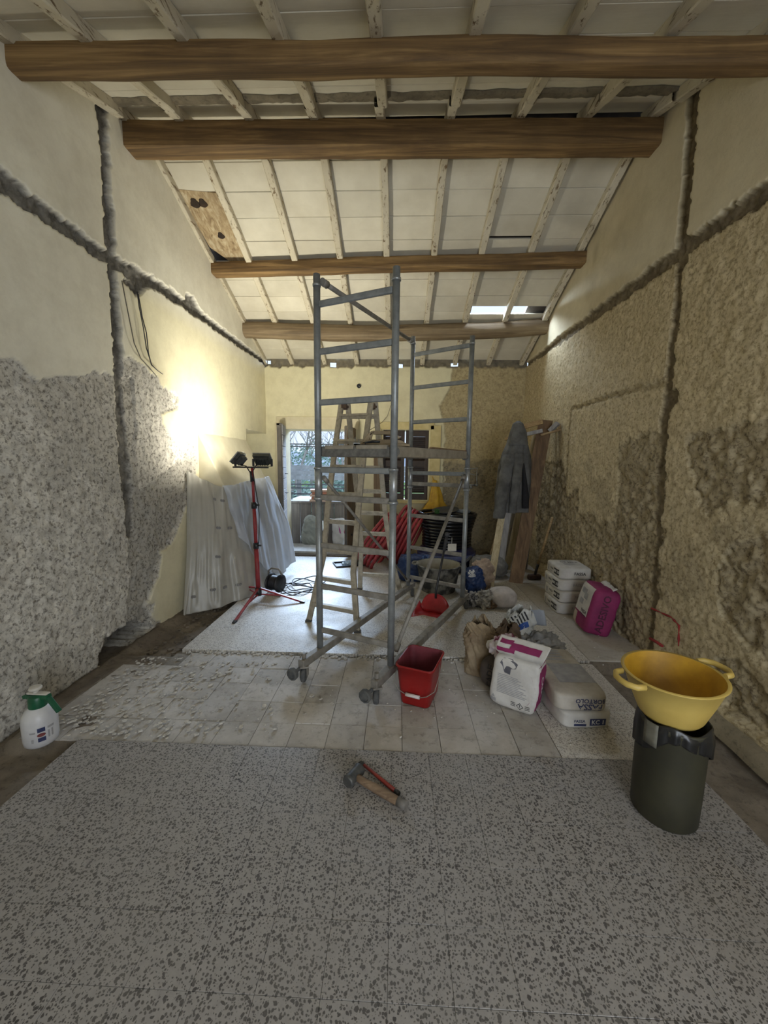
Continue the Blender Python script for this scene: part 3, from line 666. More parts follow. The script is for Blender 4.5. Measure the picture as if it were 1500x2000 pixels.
# ---- scaffold tower
FLp, FRp, BLp, BRp = V((-0.548, 2.646, 0)), V((-0.028, 2.423, 0)), V((0.132, 4.134, 0)), V((0.674, 3.791, 0))
sc = thing('scaffold_tower', 'tall narrow galvanised scaffold tower on castors in the middle of the room', 'scaffold', (0.05, 3.25, 0))
tops = {'FL': 2.71, 'FR': 2.645, 'BL': 2.79, 'BR': 2.69}
for nme, p in (('FL', FLp), ('FR', FRp), ('BL', BLp), ('BR', BRp)):
    b = MB(); b.tube([p + V((0, 0, 0.165)), p + V((0, 0, 1.41))], 0.023, 14); b.build('upright', steel, sc)
    b = MB(); b.tube([p + V((0, 0, 1.41)), p + V((0, 0, tops[nme]))], 0.023, 14); u = b.build('upright', steel, sc)
    b = MB(); b.tube([p + V((0, 0, 1.26)), p + V((0, 0, 1.46))], 0.0262, 14); b.tube([p + V((0, 0, 1.245)), p + V((0, 0, 1.262))], 0.033, 14); b.tube([p + V((0, 0, 1.455)), p + V((0, 0, 1.468))], 0.031, 14)
    b.build('coupler', tin, u); b = MB(); b.tube([p + V((0, 0, tops[nme] - .075)), p + V((0, 0, tops[nme] - .06))], 0.028, 12); b.build('ring', tin, u)
for a, c, zs in ((FLp, FRp, (0.30, 0.627, 0.925, 1.262, 1.452, 1.90, 2.227, 2.524)), (BLp, BRp, (0.265, 0.598, 0.947, 1.29, 1.405, 1.932, 2.28, 2.61))):
    for z in zs:
        b = MB(); d = (c - a).normalized(); b.bar(a + V((0, 0, z)) + d * .018, c + V((0, 0, z)) - d * .018, 0.026, 0.040); b.build('rung', steel if z > 1.3 else steel_d, sc, bevel=0.009, segs=3)
def brace(a, c, r=0.015):
    b = MB(); b.tube([a, c], r, 12); d = (c - a).normalized()
    for e in (a + d * .03, c - d * .03): b.tube([e - d * .028, e + d * .028], r * 1.5, 10)
    return b.build('brace', steel_d, sc)
brace(FLp + V((.03, .02, 2.675)), BLp + V((-.02, -.03, 2.74)), 0.017)
brace(BRp + V((-.03, -.02, 1.39)), FRp.lerp(BRp, 0.07) + V((-.02, 0, 0.215)))
brace(FLp + V((.03, .02, 1.40)), BLp + V((0, -.03, 0.22)), 0.012)
for a, c in ((FLp, BLp), (FRp, BRp)):
    d = (c - a).normalized(); n = V((-d.y, d.x, 0)); s, e = a - d * 0.22, c + d * 0.16
    b = MB(); b.bar(s + V((0, 0, .135)), e + V((0, 0, .135)), 0.05, 0.058); b.build('base_bar', steel_d, sc, bevel=0.006)
    for q, sg in ((s, 1), (e, -1)):
        w = q + d * (0.035 * sg) + V((0, 0, 0))
        fk = MB(); fk.box(w + V((0, 0, .112)), (0.06, 0.075, 0.012), Rz(0.3)); fk.box(w + V((-.024, 0, .075)), (0.006, 0.045, 0.085)); fk.box(w + V((.024, 0, .075)), (0.006, 0.045, 0.085))
        fk.tube([w + V((0, 0, .11)), w + V((0, 0, .19))], .011, 10); fk.tube([w + V((0, 0, .165)), w + V((0, 0, .20))], .016, 6)
        ca = fk.build('caster', steel_d, sc, bevel=0.002)
        wh = MB(); wh.lathe([(0.02, -.017), (0.040, -.017), (0.048, -.012), (0.05, 0), (0.048, .012), (0.040, .017), (0.02, .017)], w + V((0, -0.01, 0.05)), 24, Ry(PI / 2)); wh.build('wheel', rubber, ca)
        if sg == 1:
            kn = MB(); ctr = w - d * .075 + V((-.03, 0, .085)); kn.lathe([(0.004, -.018), (0.036, -.018), (0.042, -.010), (0.042, .012), (0.030, .016), (0.028, .010), (.004, .010)], ctr, 10, Rz(math.atan2(d.y, d.x)) @ Ry(-PI / 2) @ Rx(0.0), smooth=False)
            kn.tube([ctr, w + V((0, 0, .115))], .012, 8); kn.build('end_stop', rubber, ca)
# deck between the frames
dd = (BLp - FLp).normalized(); nn_ = (FRp - FLp).normalized()
z0d = 1.545
for i in range(2):
    a0 = FLp.lerp(FRp, 0.09 + 0.43 * i); a1 = FLp.lerp(FRp, 0.48 + 0.43 * i); c0 = BLp.lerp(BRp, 0.09 + 0.43 * i); c1 = BLp.lerp(BRp, 0.48 + 0.43 * i)
    b = MB(); vs = [p + V((0, 0, z)) for z in (z0d + .045, z0d + .072) for p in (a0, a1, c1, c0)]
    b.add(vs, [(3, 2, 1, 0), (4, 5, 6, 7), (0, 1, 5, 4), (1, 2, 6, 5), (2, 3, 7, 6), (3, 0, 4, 7)]); b.build('deck_plank', deck_l, sc, bevel=0.004)
b = MB(); b.bar(FLp.lerp(FRp, .04) + V((0, 0, z0d + .028)) + dd * .02, FLp.lerp(FRp, .96) + V((0, 0, z0d + .028)) + dd * .02, .03, .066); b.build('deck_rail', deck_m, sc, bevel=0.005)
b = MB(); b.bar(FRp + V((-.02, .03, z0d + .03)), BRp + V((-.03, -.03, z0d + .045)), .03, .07); b.build('deck_rail', deck_l, sc, bevel=0.005)
b = MB(); b.bar(FLp + V((.03, .03, z0d + .03)), BLp + V((.03, -.03, z0d + .045)), .03, .07); b.build('deck_rail', deck_l, sc, bevel=0.005)
b = MB(); b.bar(BLp + V((.03, 0, z0d + .045)), BRp + V((-.03, 0, z0d + .045)), .03, .07); b.build('deck_rail', deck_l, sc, bevel=0.005)
for p in (FLp, FRp, BLp, BRp):
    b = MB(); c = p + (V((0.05, 3.25, 0)) - p).normalized() * .045; b.lathe([(.004, -.016), (.034, -.016), (.034, .016), (.004, .016)], c + V((0, 0, z0d + .03)), 16, Rx(PI / 2)); b.build('deck_hook', deck_m, sc)
deck_top = z0d + .073
# tools on the deck
def on_deck(t, s): # s: 0 front..1 back, t: 0 left..1 right
    return FLp.lerp(FRp, t).lerp(BLp.lerp(BRp, t), s) + V((0, 0, deck_top))
flo = thing('plastering_float', 'large plastering float with a cut-out handle standing on the scaffold deck', 'plastering float', on_deck(.62, .22))
A0 = aty(692, 868, 2.75); A1 = aty(800, 868, 2.75); ax = (A1 - A0); ax.z = 0; wd = ax.length; ax.normalize(); org = V((A0.x, A0.y, deck_top))
px2m = wd / 108
plasticb = M('beige_plastic', C(150, 132, 100), C(128, 112, 84), 18, 0.55)
b = MB(); b.box(org + ax * (wd / 2) + V((0, 0, .009)), (wd, 0.13, 0.016), Rz(math.atan2(ax.y, ax.x))); b.build('sole', plasticb, flo, bevel=0.003)
b = MB(); q = px2m; H0 = .018
def hp(poly): b.prism([(x * q, H0 + y * q) for x, y in poly], org + V((0, .012, 0)), ax, V((0, 0, 1)), 0.024)
hp([(12, 0), (26, 0), (32, 16), (40, 22), (34, 25), (28, 20)]); hp([(26, 0), (104, 0), (92, 7), (80, 9), (28, 8)]); hp([(34, 18), (76, 18), (74, 25), (36, 25)]); hp([(70, 8), (82, 9), (92, 12), (84, 17), (76, 25), (70, 22)]); hp([(30, 8), (34, 8), (36, 18), (34, 24), (30, 18)])
b.build('handle', plasticb, flo, bevel=0.003)
tr = thing('trowel', 'dark thin-bladed trowel lying on the scaffold deck beside the float', 'trowel', on_deck(.45, .05))
c = aty(722, 864, 2.62); c.z = deck_top + .012
b = MB(); b.prism([(-.075, -.03), (-.02, -.045), (.07, -.03), (.075, 0), (.07, .03), (-.02, .045), (-.075, .03)], c - V((0, 0, .01)), (1, -.3, 0), (.3, 1, 0), .004); b.build('blade', black, tr)
b = MB(); b.tube([c + V((-.03, 0, -.004)), c + V((-.03, 0, .006)), c + V((.02, -.02, .014)), c + V((.07, -.035, .012))], [.004, .006, .009, .007], 8); b.build('handle', black, tr)
cl = thing('small_clamp', 'small bright metal clamp standing at the left end of the scaffold deck', 'clamp', on_deck(.30, .12))
c = aty(697, 866, 2.7); c.z = deck_top
b = MB(); b.box(c + V((0, 0, .012)), (.05, .03, .024)); b.build('body', tin, cl, bevel=.003)
b = MB(); b.tube([c + V((-.012, 0, .02)), c + V((-.012, 0, .06))], .003, 6); b.build('screw', tin, cl); b = MB(); b.tube([c + V((.014, 0, .02)), c + V((.014, 0, .045))], .003, 6); b.build('screw', tin, cl)
st = thing('mixing_stick', 'thin wooden stick with a red tip lying along the right edge of the deck', 'stick', on_deck(.9, .6))
p0 = on_deck(.93, .45) + V((0, 0, .008)); p1 = on_deck(.96, .97) + V((0, 0, .008))
b = MB(); b.bar(p0, p1, .022, .014); b.build('shaft', wood_mat('stick_wood', C(150, 126, 96), C(128, 104, 76), C(92, 72, 52), 1, 5), st, bevel=.002)
b = MB(); b.bar(p1, p1 + (p1 - p0).normalized() * .04, .023, .015); b.build('tip', M('dull_red', C(140, 66, 44), C(112, 52, 38), 20, .7), st)

# ---- trestle ladder behind the tower
lad_m = M('dusty_aluminium', C(192, 184, 166), C(158, 150, 134), 20, 0.6, 0.15, 0.2)
ld = thing('step_ladder', 'dusty double-sided trestle ladder standing behind the scaffold tower', 'ladder', (-0.38, 3.9, 0))
tops_l = [aty(667, 789, 3.86), aty(724, 789, 3.86)]
fl_, fr_ = atz(603, 1215), atz(698, 1236); rl_, rr_ = atz(703, 1152), atz(782, 1157)
pf = (fl_, (tops_l[0] - fl_).cross(fr_ - fl_).normalized())
tr0, tr1 = aty(679, 788, 3.94), aty(733, 788, 3.94)
pr_ = (rl_, (tr0 - rl_).cross(rr_ - rl_).normalized())
def stile(path, pl):
    pts = [atplane(x, y, *pl) for x, y in path]; pts[0].z = max(0.002, pts[0].z); b = MB()
    for a, c in zip(pts[:-1], pts[1:]): e = (c - a).normalized() * .004; b.bar(a - e, c + e, 0.052, 0.028, upv=pl[1])
    return b.build('stile', lad_m, ld, bevel=0.004)
SLf = [(603, 1214), (632, 1085), (641, 985), (653, 885), (667, 788)]; SRf = [(698, 1235), (690, 1118), (701, 985), (712, 875), (724, 788)]
SLr = [(703, 1151), (706, 1060), (698, 970), (687, 868), (679, 787)]; SRr = [(782, 1156), (765, 1090), (753, 1010), (742, 890), (733, 787)]
for s, pl in ((SLf, pf), (SRf, pf), (SLr, pr_), (SRr, pr_)): stile(s, pl)
def at_s(path, y):
    for (x1, y1), (x2, y2) in zip(path[:-1], path[1:]):
        if y2 <= y <= y1: return x1 + (x2 - x1) * (y - y1) / (y2 - y1)
    return path[-1][0]
def lrung(yl, yr, A, B, pl):
    a = atplane(at_s(A, yl), yl, *pl); c = atplane(at_s(B, yr), yr, *pl); c.z = a.z = (a.z + c.z) / 2; n = V((pl[1].x, pl[1].y, 0)).normalized()
    b = MB(); b.bar(a, c, 0.045, 0.022); b.bar(a + V((0, 0, -.022)), c + V((0, 0, -.022)), 0.012, 0.024); b.build('rung', lad_m, ld, bevel=.003)
for yl, yr in ((1181, 1190), (1127, 1136), (1071, 1078), (1015, 1020), (962, 965), (910, 910), (860, 860), (810, 811)): lrung(yl, yr, SLf, SRf, pf)
for yl, yr in ((1120, 1124), (1076, 1080), (1040, 1042), (1000, 1001), (958, 957), (912, 911), (862, 861), (812, 811)): lrung(yl, yr, SLr, SRr, pr_)
for a, c in ((tops_l[0], tr0), (tops_l[1], tr1)):
    b = MB(); b.box((a + c) / 2 + V((0, 0, -.03)), (.05, .14, .05)); b.tube([(a + c) / 2 + V((-.04, 0, -.03)), (a + c) / 2 + V((.04, 0, -.03))], .012, 8)
    b.build('hinge', M('rusty_hinge', C(112, 92, 74), C(84, 68, 54), 30, .7, .3), ld, bevel=.004)
for p in (fl_, fr_, rl_, rr_): b = MB(); b.box(p + V((0, 0, .012)), (.06, .05, .03)); b.build('foot', rubber, ld, bevel=.004)

# ---- work light on a red tripod
red = M('red_tripod_paint', C(160, 52, 56), C(128, 42, 46), 14, 0.45)
wl = thing('work_light', 'twin floodlight on a red telescopic tripod in front of the plastic sheet', 'work light', (-1.48, 3.956, 0))
base = V((-1.48, 3.956, 0))
for z0, z1, r in ((0.09, 0.62, .024), (0.60, 1.05, .019), (1.03, 1.435, .0145)):
    b = MB(); lean = V((-.03, 0, 0)); f = lambda z: base + lean * (z / 1.43) + V((0, 0, z)); b.tube([f(z0), f(z1)], r, 14); b.build('pole', red, wl)
for z in (0.62, 1.05): b = MB(); b.tube([f(z - .035), f(z + .03)], .029, 14); b.tube([f(z) + V((.02, 0, 0)), f(z) + V((.055, 0, 0))], .010, 8); b.build('collar', black, wl)
b = MB(); b.tube([f(.07), f(.16)], .034, 14); b.build('hub', black, wl)
for e in (atz(456, 1220), atz(595, 1179), V((-2.02, 4.45, 0))):
    d = (e - base); d.z = 0; L = d.length; d.normalize(); b = MB(); b.bar(base + d * .02 + V((0, 0, .15)), base + d * (L - .01) + V((0, 0, .014)), .024, .018); b.bar(base + d * .03 + V((0, 0, .085)), base + d * (L * .5) + V((0, 0, .082)), .016, .012)
    lg = b.build('leg', red, wl, bevel=.003); b = MB(); b.bar(base + d * (L - .05) + V((0, 0, .021)), base + d * L + V((0, 0, .011)), .030, .022); b.build('foot_cap', black, lg, bevel=.003)
top = f(1.435); b = MB(); b.bar(top + V((-.20, -.0, .008)), top + V((.17, 0, .008)), .03, .016); b.build('cross_bar', black, wl, bevel=.003)
grey_h = M('lamp_housing', C(58, 60, 58), C(74, 76, 72), 16, .5, .3)
lampglow = glow_mat('led_panel', (1.0, 0.93, 0.72, 1), 26)
def flood(c, aim, lit):
    d = V(aim).normalized(); R = d.to_track_quat('Y', 'Z').to_matrix()   # local +Y is the light's direction
    b = MB(); b.box(c, (.17, .035, .135), R); b.box(c + R @ V((0, -.028, .0)), (.13, .03, .10), R)
    for i in range(7): b.box(c + R @ V((-.054 + .018 * i, -.05, 0)), (.005, .025, .09), R)
    h = b.build('floodlight', grey_h, wl, bevel=.004)
    b = MB()
    b.box(c + R @ V((0, .021, .062)), (.18, .012, .012), R); b.box(c + R @ V((0, .021, -.062)), (.18, .012, .012), R); b.box(c + R @ V((.084, .021, 0)), (.012, .012, .12), R); b.box(c + R @ V((-.084, .021, 0)), (.012, .012, .12), R); b.build('bezel', tin if lit else grey_h, h, bevel=.002)
    b = MB(); b.box(c + R @ V((0, .019, 0)), (.155, .003, .115), R); b.build('led_panel', lampglow, h)
    b = MB()
    for s in (-1, 1): b.bar(c + R @ V((s * .094, 0, 0)), V((c.x, c.y, top.z + .02)) + R @ V((s * .094, 0, 0)) * 1.0, .022, .005)
    b.bar(V((c.x, c.y, top.z + .02)) + R @ V((-.094, 0, 0)), V((c.x, c.y, top.z + .02)) + R @ V((.094, 0, 0)), .022, .005); b.build('bracket', black, h)
    l = bpy.data.lights.new('led_light', 'AREA'); l.shape = 'RECTANGLE'; l.size = .15; l.size_y = .11; l.energy = LAMP * lit; l.color = (1.0, .95, .80); l.spread = math.radians(150)
    o = bpy.data.objects.new('led_light', l); COL.objects.link(o); o.parent = wl; o.location = c + d * .03 - OFF[wl.name]; o.rotation_euler = (-d).to_track_quat('Z', 'Y').to_euler()
LAMP = 6.5
flood(top + V((-.14, 0, .10)), (-1, -.05, .85), 0.75)
flood(top + V((.11, .0, .095)), (-.05, .8, 1.0), 3.2)
b = MB(); b.tube([top + V((.06, -.02, .05)), top + V((.02, -.03, -.03)), f(1.2) + V((.035, -.02, 0)), f(1.06) + V((.05, -.01, 0)), f(.95) + V((.055, -.02, 0)), f(.8) + V((.05, -.02, 0)), f(.64) + V((.03, -.01, 0))], .005, 6)
b.tube([top + V((-.12, -.02, .04)), top + V((-.05, -.03, .02)), top + V((.0, -.035, -.06)), f(1.3) + V((.02, -.025, 0))], .006, 6); b.tube([top + V((-.005, -.03, -.03)), top + V((.0, -.03, -.14))], .012, 8); b.build('power_cord', black, wl)

# ---- fireplace hood and the plastic sheet hung over the hearth
Xh = -1.885
hood_p = M('white_hood_plaster', C(216, 210, 186), C(204, 196, 170), 5, .9, 0, .1)
fp = thing('fireplace', 'plastered fireplace with a sloping white hood against the left wall', 'fireplace', (-2.05, 4.8, 0))
b = MB(); ya, yb = 4.19, 5.54; zt, zb = 1.88, 1.19
b.add([(-2.22, ya, zt), (-2.22, yb, zt), (Xh, ya - .03, zb), (Xh, yb, zb), (-2.22, ya - .03, zb), (-2.22, yb, zb)], [(0, 1, 3, 2), (0, 2, 4), (1, 5, 3), (2, 3, 5, 4)]); b.build('hood', hood_p, fp, bevel=.008)
b = MB(); b.box((-2.03, ya + .08, .6), (.38, .2, 1.18)); b.build('jamb', hood_p, fp, bevel=.01)
b = MB(); b.box((-2.03, yb - .1, .6), (.38, .2, 1.18)); b.build('jamb', hood_p, fp, bevel=.01)
b = MB(); b.box((-2.0, (ya + yb) / 2, .14), (.44, yb - ya - .3, .28)); b.build('hearth', M('hearth_stone', C(120, 112, 100), C(96, 90, 82), 10, .9), fp, bevel=.01)
def loft(rows, nu, nv, amp=0.0, freq=4, seed=1, nrm=(1, -.4, 0), pleat=0.0, pk=9):
    """bilinear sheet through rows of points, with folds"""
    n = V(nrm).normalized(); G = []
    def interp(pts, t):
        x = t * (len(pts) - 1); i = min(int(x), len(pts) - 2); f_ = x - i
        p0, p1, p2, p3 = pts[max(0, i - 1)], pts[i], pts[i + 1], pts[min(len(pts) - 1, i + 2)]
        return 0.5 * ((2 * p1) + (p2 - p0) * f_ + (2 * p0 - 5 * p1 + 4 * p2 - p3) * f_ * f_ + (3 * p1 - p0 - 3 * p2 + p3) * f_ ** 3)
    cols = [[interp([V(p) for p in r], j / nv) for j in range(nv + 1)] for r in rows]
    for i in range(nu + 1):
        row = []
        for j in range(nv + 1):
            p = interp([c[j] for c in cols], i / nu); k = math.sin(PI * min(1, i / nu * 1.2 + .05))
            p = p + n * (amp * nz((j / nv * freq, i / nu * 1.4, 0), 1.0, seed) + pleat * math.sin(pk * j / nv * 2 * PI + 1.5 * nz((j / nv * 3, i / nu, 1), 1, seed + 3)) * (0.3 + .7 * i / nu))
            row.append(p)
        G.append(row)
    return G
film = film_mat('milky_film', C(214, 212, 204), 0.86, 0.35); film2 = film_mat('milky_film_flap', C(226, 230, 236), 0.80, 0.45)
ps = thing('plastic_sheet', 'milky plastic dust sheet draped over the fireplace opening', 'plastic sheet', (-1.95, 4.3, 0))
g1 = loft([[(-2.17, 3.93, 1.40), (-2.02, 4.09, 1.28), (-1.88, 4.14, 1.22), (-1.85, 4.75, 1.25), (-1.86, 5.42, 1.26)],
           [(-2.15, 3.86, .95), (-1.98, 3.98, .95), (-1.84, 4.15, .92), (-1.80, 4.7, .9), (-1.78, 5.45, .9)],
           [(-2.13, 3.74, .45), (-1.93, 3.84, .45), (-1.76, 4.05, .42), (-1.66, 4.5, .42), (-1.62, 5.3, .45)],
           [(-2.12, 3.60, -.03), (-1.9, 3.74, -.02), (-1.68, 3.96, .012), (-1.56, 4.3, .012), (-1.50, 5.1, .012)]], 80, 110, .060, 9, 5, pleat=.004, pk=4)
b = MB(); b.grid(g1); b.build('sheet', film, ps, solid=.002)
g2 = loft([[(-1.87, 4.10, 1.24), (-1.83, 4.5, 1.265), (-1.80, 5.0, 1.29), (-1.80, 5.45, 1.30)],
           [(-1.84, 4.12, 1.0), (-1.79, 4.5, 1.0), (-1.74, 5.0, 1.0), (-1.72, 5.5, 1.0)],
           [(-1.80, 4.16, .82), (-1.73, 4.45, .70), (-1.64, 4.9, .62), (-1.56, 5.4, .62)],
           [(-1.76, 4.17, .66), (-1.66, 4.32, .42), (-1.56, 4.5, .18), (-1.46, 4.72, .10), (-1.40, 5.15, .14)]], 60, 90, .075, 7, 15, pleat=.006, pk=3)
b = MB(); b.grid(g2); fl2 = b.build('sheet_flap', film2, ps, solid=.002); fl2['label'] = 'whiter flap of film folded over the front'
# faint printed marks on the film
ink = M('grey_film_print', C(120, 118, 118), C(140, 138, 136), 30, .8)
b = MB()
for i, j in ((69, 10), (67, 28), (67, 40), (67, 52), (35, 36), (35, 50), (50, 33), (16, 44), (16, 34)):
    for s in range(5):
        jj = j + s * 1.0; ii = i; p = g1[int(ii)][int(jj)].lerp(g1[int(ii)][int(jj) + 1], jj - int(jj)); d = (g1[int(ii)][int(jj) + 1] - g1[int(ii)][int(jj)]).normalized(); n = V((.6, -.8, 0)); p = p + n * .012
        b.box(p, (.012, .002, .030 if s % 2 else .022), Matrix((d, n, V((0, 0, 1)))).transposed())
b.build('print', ink, ps)['kind'] = 'stuff'

# ---- cable reel beside the tripod
cr = thing('cable_reel', 'black cable reel with loose cable on the floor behind the tripod', 'cable reel', (-1.36, 4.25, 0))
c = V((-1.38, 4.22, 0.13)); R = Rz(-0.35) @ Ry(PI / 2)
b = MB(); b.lathe([(.02, -.07), (.105, -.07), (.105, -.06), (.055, -.058)], c, 28, R); b.lathe([(.055, .058), (.105, .06), (.105, .07), (.02, .07)], c, 28, R); b.build('flange', black, cr)
b = MB()
for i in range(6): b.lathe([(.05, -.052 + .0174 * i), (.082, -.0435 + .0174 * i), (.05, -.035 + .0174 * i)], c, 24, R)
b.build('wound_cable', M('dark_cable', C(48, 50, 56), C(36, 38, 42), 20, .5), cr)
b = MB(); dx = R @ V((0, 0, 1)); q = c + V((0, 0, -.0)); b.tube([q - dx * .095 + V((0, -.02, -.115)), q - dx * .095 + V((0, 0, .13)), q - dx * .05 + V((0, 0, .165)), q + dx * .05 + V((0, 0, .165)), q + dx * .09 + V((0, 0, .10))], .011, 8)
b.tube([q - dx * .095 + V((0, -.1, -.115)), q + dx * .095 + V((0, -.1, -.115))], .011, 8); b.tube([q - dx * .095 + V((0, .1, -.115)), q + dx * .095 + V((0, .1, -.115))], .011, 8); b.build('stand', steel_d, cr)
b = MB()
for k in range(3):
    o_ = V((-1.17 + .05 * k, 4.35 + .1 * k, .012 + .01 * k)); b.tube([o_ + V((.17 * math.cos(a) * (1 + .1 * k), .2 * math.sin(a), .03 * math.sin(a * 2 + k) ** 2)) for a in [2 * PI * i / 24 for i in range(24)]], .0065, 6, closed=True)
for pts in ([(528, 1150), (548, 1138), (575, 1141), (612, 1148), (640, 1152)], [(530, 1162), (560, 1158), (590, 1156), (622, 1158)]):
    b.tube([atz(x, y, .012) for x, y in pts], .006, 6)
b.build('loose_cable', MATS['dark_cable'], cr)

# ---- wires hanging on the left wall and on the back wall
def wire(label, pts, r, mat):
    b = MB(); b.tube(pts, r, 6); return tag(b.build('wire', mat), label, 'wire')
dkw = MATS['dark_cable']; gyw = M('pale_wire', C(120, 116, 104), C(100, 96, 86), 20, .7)
wire('pair of black wires dangling from the broken plaster of the left wall', [atx(x, y, XL + .05) for x, y in [(268, 570), (272, 600), (280, 640), (286, 680), (296, 712), (308, 724), (318, 731), (308, 724), (296, 713), (290, 690), (286, 650), (278, 620), (270, 574)]], .004, dkw)
wire('grey wire trailing over the bare patch of the left wall', [atx(x, y, XL + .04) for x, y in [(238, 548), (246, 590), (256, 640), (262, 670), (275, 700), (290, 716), (306, 735)]], .004, gyw)
wire('thin dark wire hanging down the back wall above the window', [aty(x, y, YB - .05) for x, y in [(768, 716), (766, 760), (764, 790), (757, 812), (746, 825), (722, 840)]], .004, gyw)
jb = thing('junction_box', 'round dark junction box set in the yellow back wall', 'junction box', aty(701, 754, YB))
c = aty(701, 754, YB - .02); b = MB(); b.lathe([(.024, .0), (.034, .0), (.034, .012), (.026, .012), (.024, -.02), (.002, -.02)], c, 20, Rx(PI / 2)); b.build('ring', black, jb)
b = MB(); b.tube([c + V((.0, .01, 0)), c + V((.01, -.03, -.01)), c + V((.018, -.03, -.02))], .004, 6); b.build('wire_end', tin, jb)

# ---- projection of printing onto bodies
def bvh_of(mb): return BVHTree.FromPolygons([tuple(p) for p in mb.v], mb.f)
TXT = {}
def text2d(s, size):
    if s not in TXT:
        cu = bpy.data.curves.new('lettering', 'FONT'); cu.body = s; cu.align_x = 'CENTER'; cu.align_y = 'CENTER'; cu.size = 1; cu.resolution_u = 2; cu.offset = .022
        o = bpy.data.objects.new('lettering', cu); COL.objects.link(o); bpy.context.view_layer.update()
        me = bpy.data.meshes.new_from_object(o.evaluated_get(bpy.context.evaluated_depsgraph_get()))
        TXT[s] = ([(v.co.x, v.co.y) for v in me.vertices], [tuple(p.vertices) for p in me.polygons]); bpy.data.objects.remove(o); bpy.data.curves.remove(cu); bpy.data.meshes.remove(me)
    v, f_ = TXT[s]; return [(x * size, y * size) for x, y in v], f_
def rect2d(x0, x1, y0, y1, n=8, m=6):
    v = [(x0 + (x1 - x0) * i / n, y0 + (y1 - y0) * j / m) for i in range(n + 1) for j in range(m + 1)]
    return v, [(i * (m + 1) + j, (i + 1) * (m + 1) + j, (i + 1) * (m + 1) + j + 1, i * (m + 1) + j + 1) for i in range(n) for j in range(m)]
def decal(part, bvh, shapes, o, ax, ay, mat, name, lift=.0015):
    o, ax, ay = V(o), V(ax).normalized(), V(ay).normalized(); n = ax.cross(ay); mb = MB()
    for v, f_ in shapes:
        P = []
        for a, b_ in v:
            p = o + ax * a + ay * b_; h = bvh.ray_cast(p + n * .15, -n, .4); P.append((h[0] + n * lift) if h[0] else None)
        ok = [f for f in f_ if all(P[i] is not None for i in f)]; used = sorted({i for f in ok for i in f}); mp = {i: k for k, i in enumerate(used)}
        mb.add([P[i] for i in used], [tuple(mp[i] for i in f) for f in ok])
    if mb.f: return mb.build(name, mat, part)
def cubes(n=12):
    bm = bmesh.new(); bmesh.ops.create_cube(bm, size=2); bmesh.ops.subdivide_edges(bm, edges=bm.edges, cuts=n, use_grid_fill=True)
    v = np.array([x.co for x in bm.verts]); f_ = [tuple(w.index for w in x.verts) for x in bm.faces]; bm.free(); return v, f_
CUBE = cubes(13); CUBEF = cubes(33)
def sack_mb(c, size, R=None, seed=1, p=5.0, amp=.006, freq=14, pinch=.18, shear=(0, 0), crumple=0.0, cfreq=16):
    v, f_ = CUBEF if crumple else CUBE; q = v / (np.abs(v) ** p).sum(1, keepdims=True) ** (1 / p)
    q = q * (1 + 0.0); x, y, z = q.T * np.array(size)[:, None] / 2
    z = z * (1 - pinch * np.abs(q[:, 0]) ** 6) ; 
    no = (fbm(x * freq + z * 9, y * freq - z * 7, 3, seed) - .5) * 2
    cr = np.abs(fbm(x * cfreq + z * cfreq * .7 + 5, y * cfreq - z * cfreq * .9, 2, seed + 5) - .5) * 3.2 + np.abs(fbm(x * cfreq * 2.1 - z * cfreq * 1.3, y * cfreq * 2.1 + z * cfreq * 1.5 + 9, 2, seed + 6) - .5) * 2.0 + np.abs(fbm(x * cfreq * 4 - y * cfreq * 2, z * cfreq * 4, 2, seed + 9) - .5) * 1.0 - .8
    L = np.sqrt((q ** 2).sum(1)); d = no * amp + cr * crumple
    x, y, z = x + q[:, 0] / L * d, y + q[:, 1] / L * d, z + q[:, 2] / L * d
    x = x + shear[0] * (z + size[2] / 2); y = y + shear[1] * (z + size[2] / 2)
    P = np.stack([x, y, np.maximum(z, -size[2] / 2)], 1); mb = MB(); c = V(c)
    mb.add([c + ((R @ V(k)) if R else V(k)) for k in P.tolist()], f_, True); return mb

# ---- coils of pipe by the window
redp = M('red_corrugated_pipe', C(168, 60, 66), C(138, 44, 52), 30, .4, bumps=.1)
def coil(label, c, n, R0, r, turns, pitch, mat, name, seed, jitter=.012, group=None, squash=1.0):
    n = V(n).normalized(); a = n.orthogonal().normalized(); 
    a = (V((0, 1, 0)) - n * n.y).normalized(); b_ = n.cross(a); t = thing(name, label, 'pipe coil', c); c = V(c)
    for k in range(turns):
        cc = c + n * (pitch * (k - (turns - 1) / 2)); rr = R0 * (1 + random.uniform(-jitter, jitter)); tl = random.uniform(-.02, .02); mb = MB(); K = 64
        mb.tube([cc + a * (rr * squash * math.cos(q)) + b_ * (rr * math.sin(q)) + n * (tl * math.sin(q + k) + pitch * .0) for q in [2 * PI * i / K for i in range(K)]], r, 9, closed=True); mb.build('loop', mat, t)
    return t, a, b_, n
coil('pinkish red pipe coil leaning behind the ladder foot', (-0.22, 5.52, .385), (.80, -.25, -.52), .43, .024, 5, .060, redp, 'pipe_coil', 1, squash=.75)
coil('red pipe coil leaning against the black coils', (0.10, 5.58, .45), (.86, -.22, -.42), .41, .024, 6, .060, redp, 'pipe_coil', 2, squash=.75)
blkp = M('glossy_black_pipe', C(18, 19, 22), C(30, 31, 35), 30, .22)
BC = V((.72, 5.52, 0))
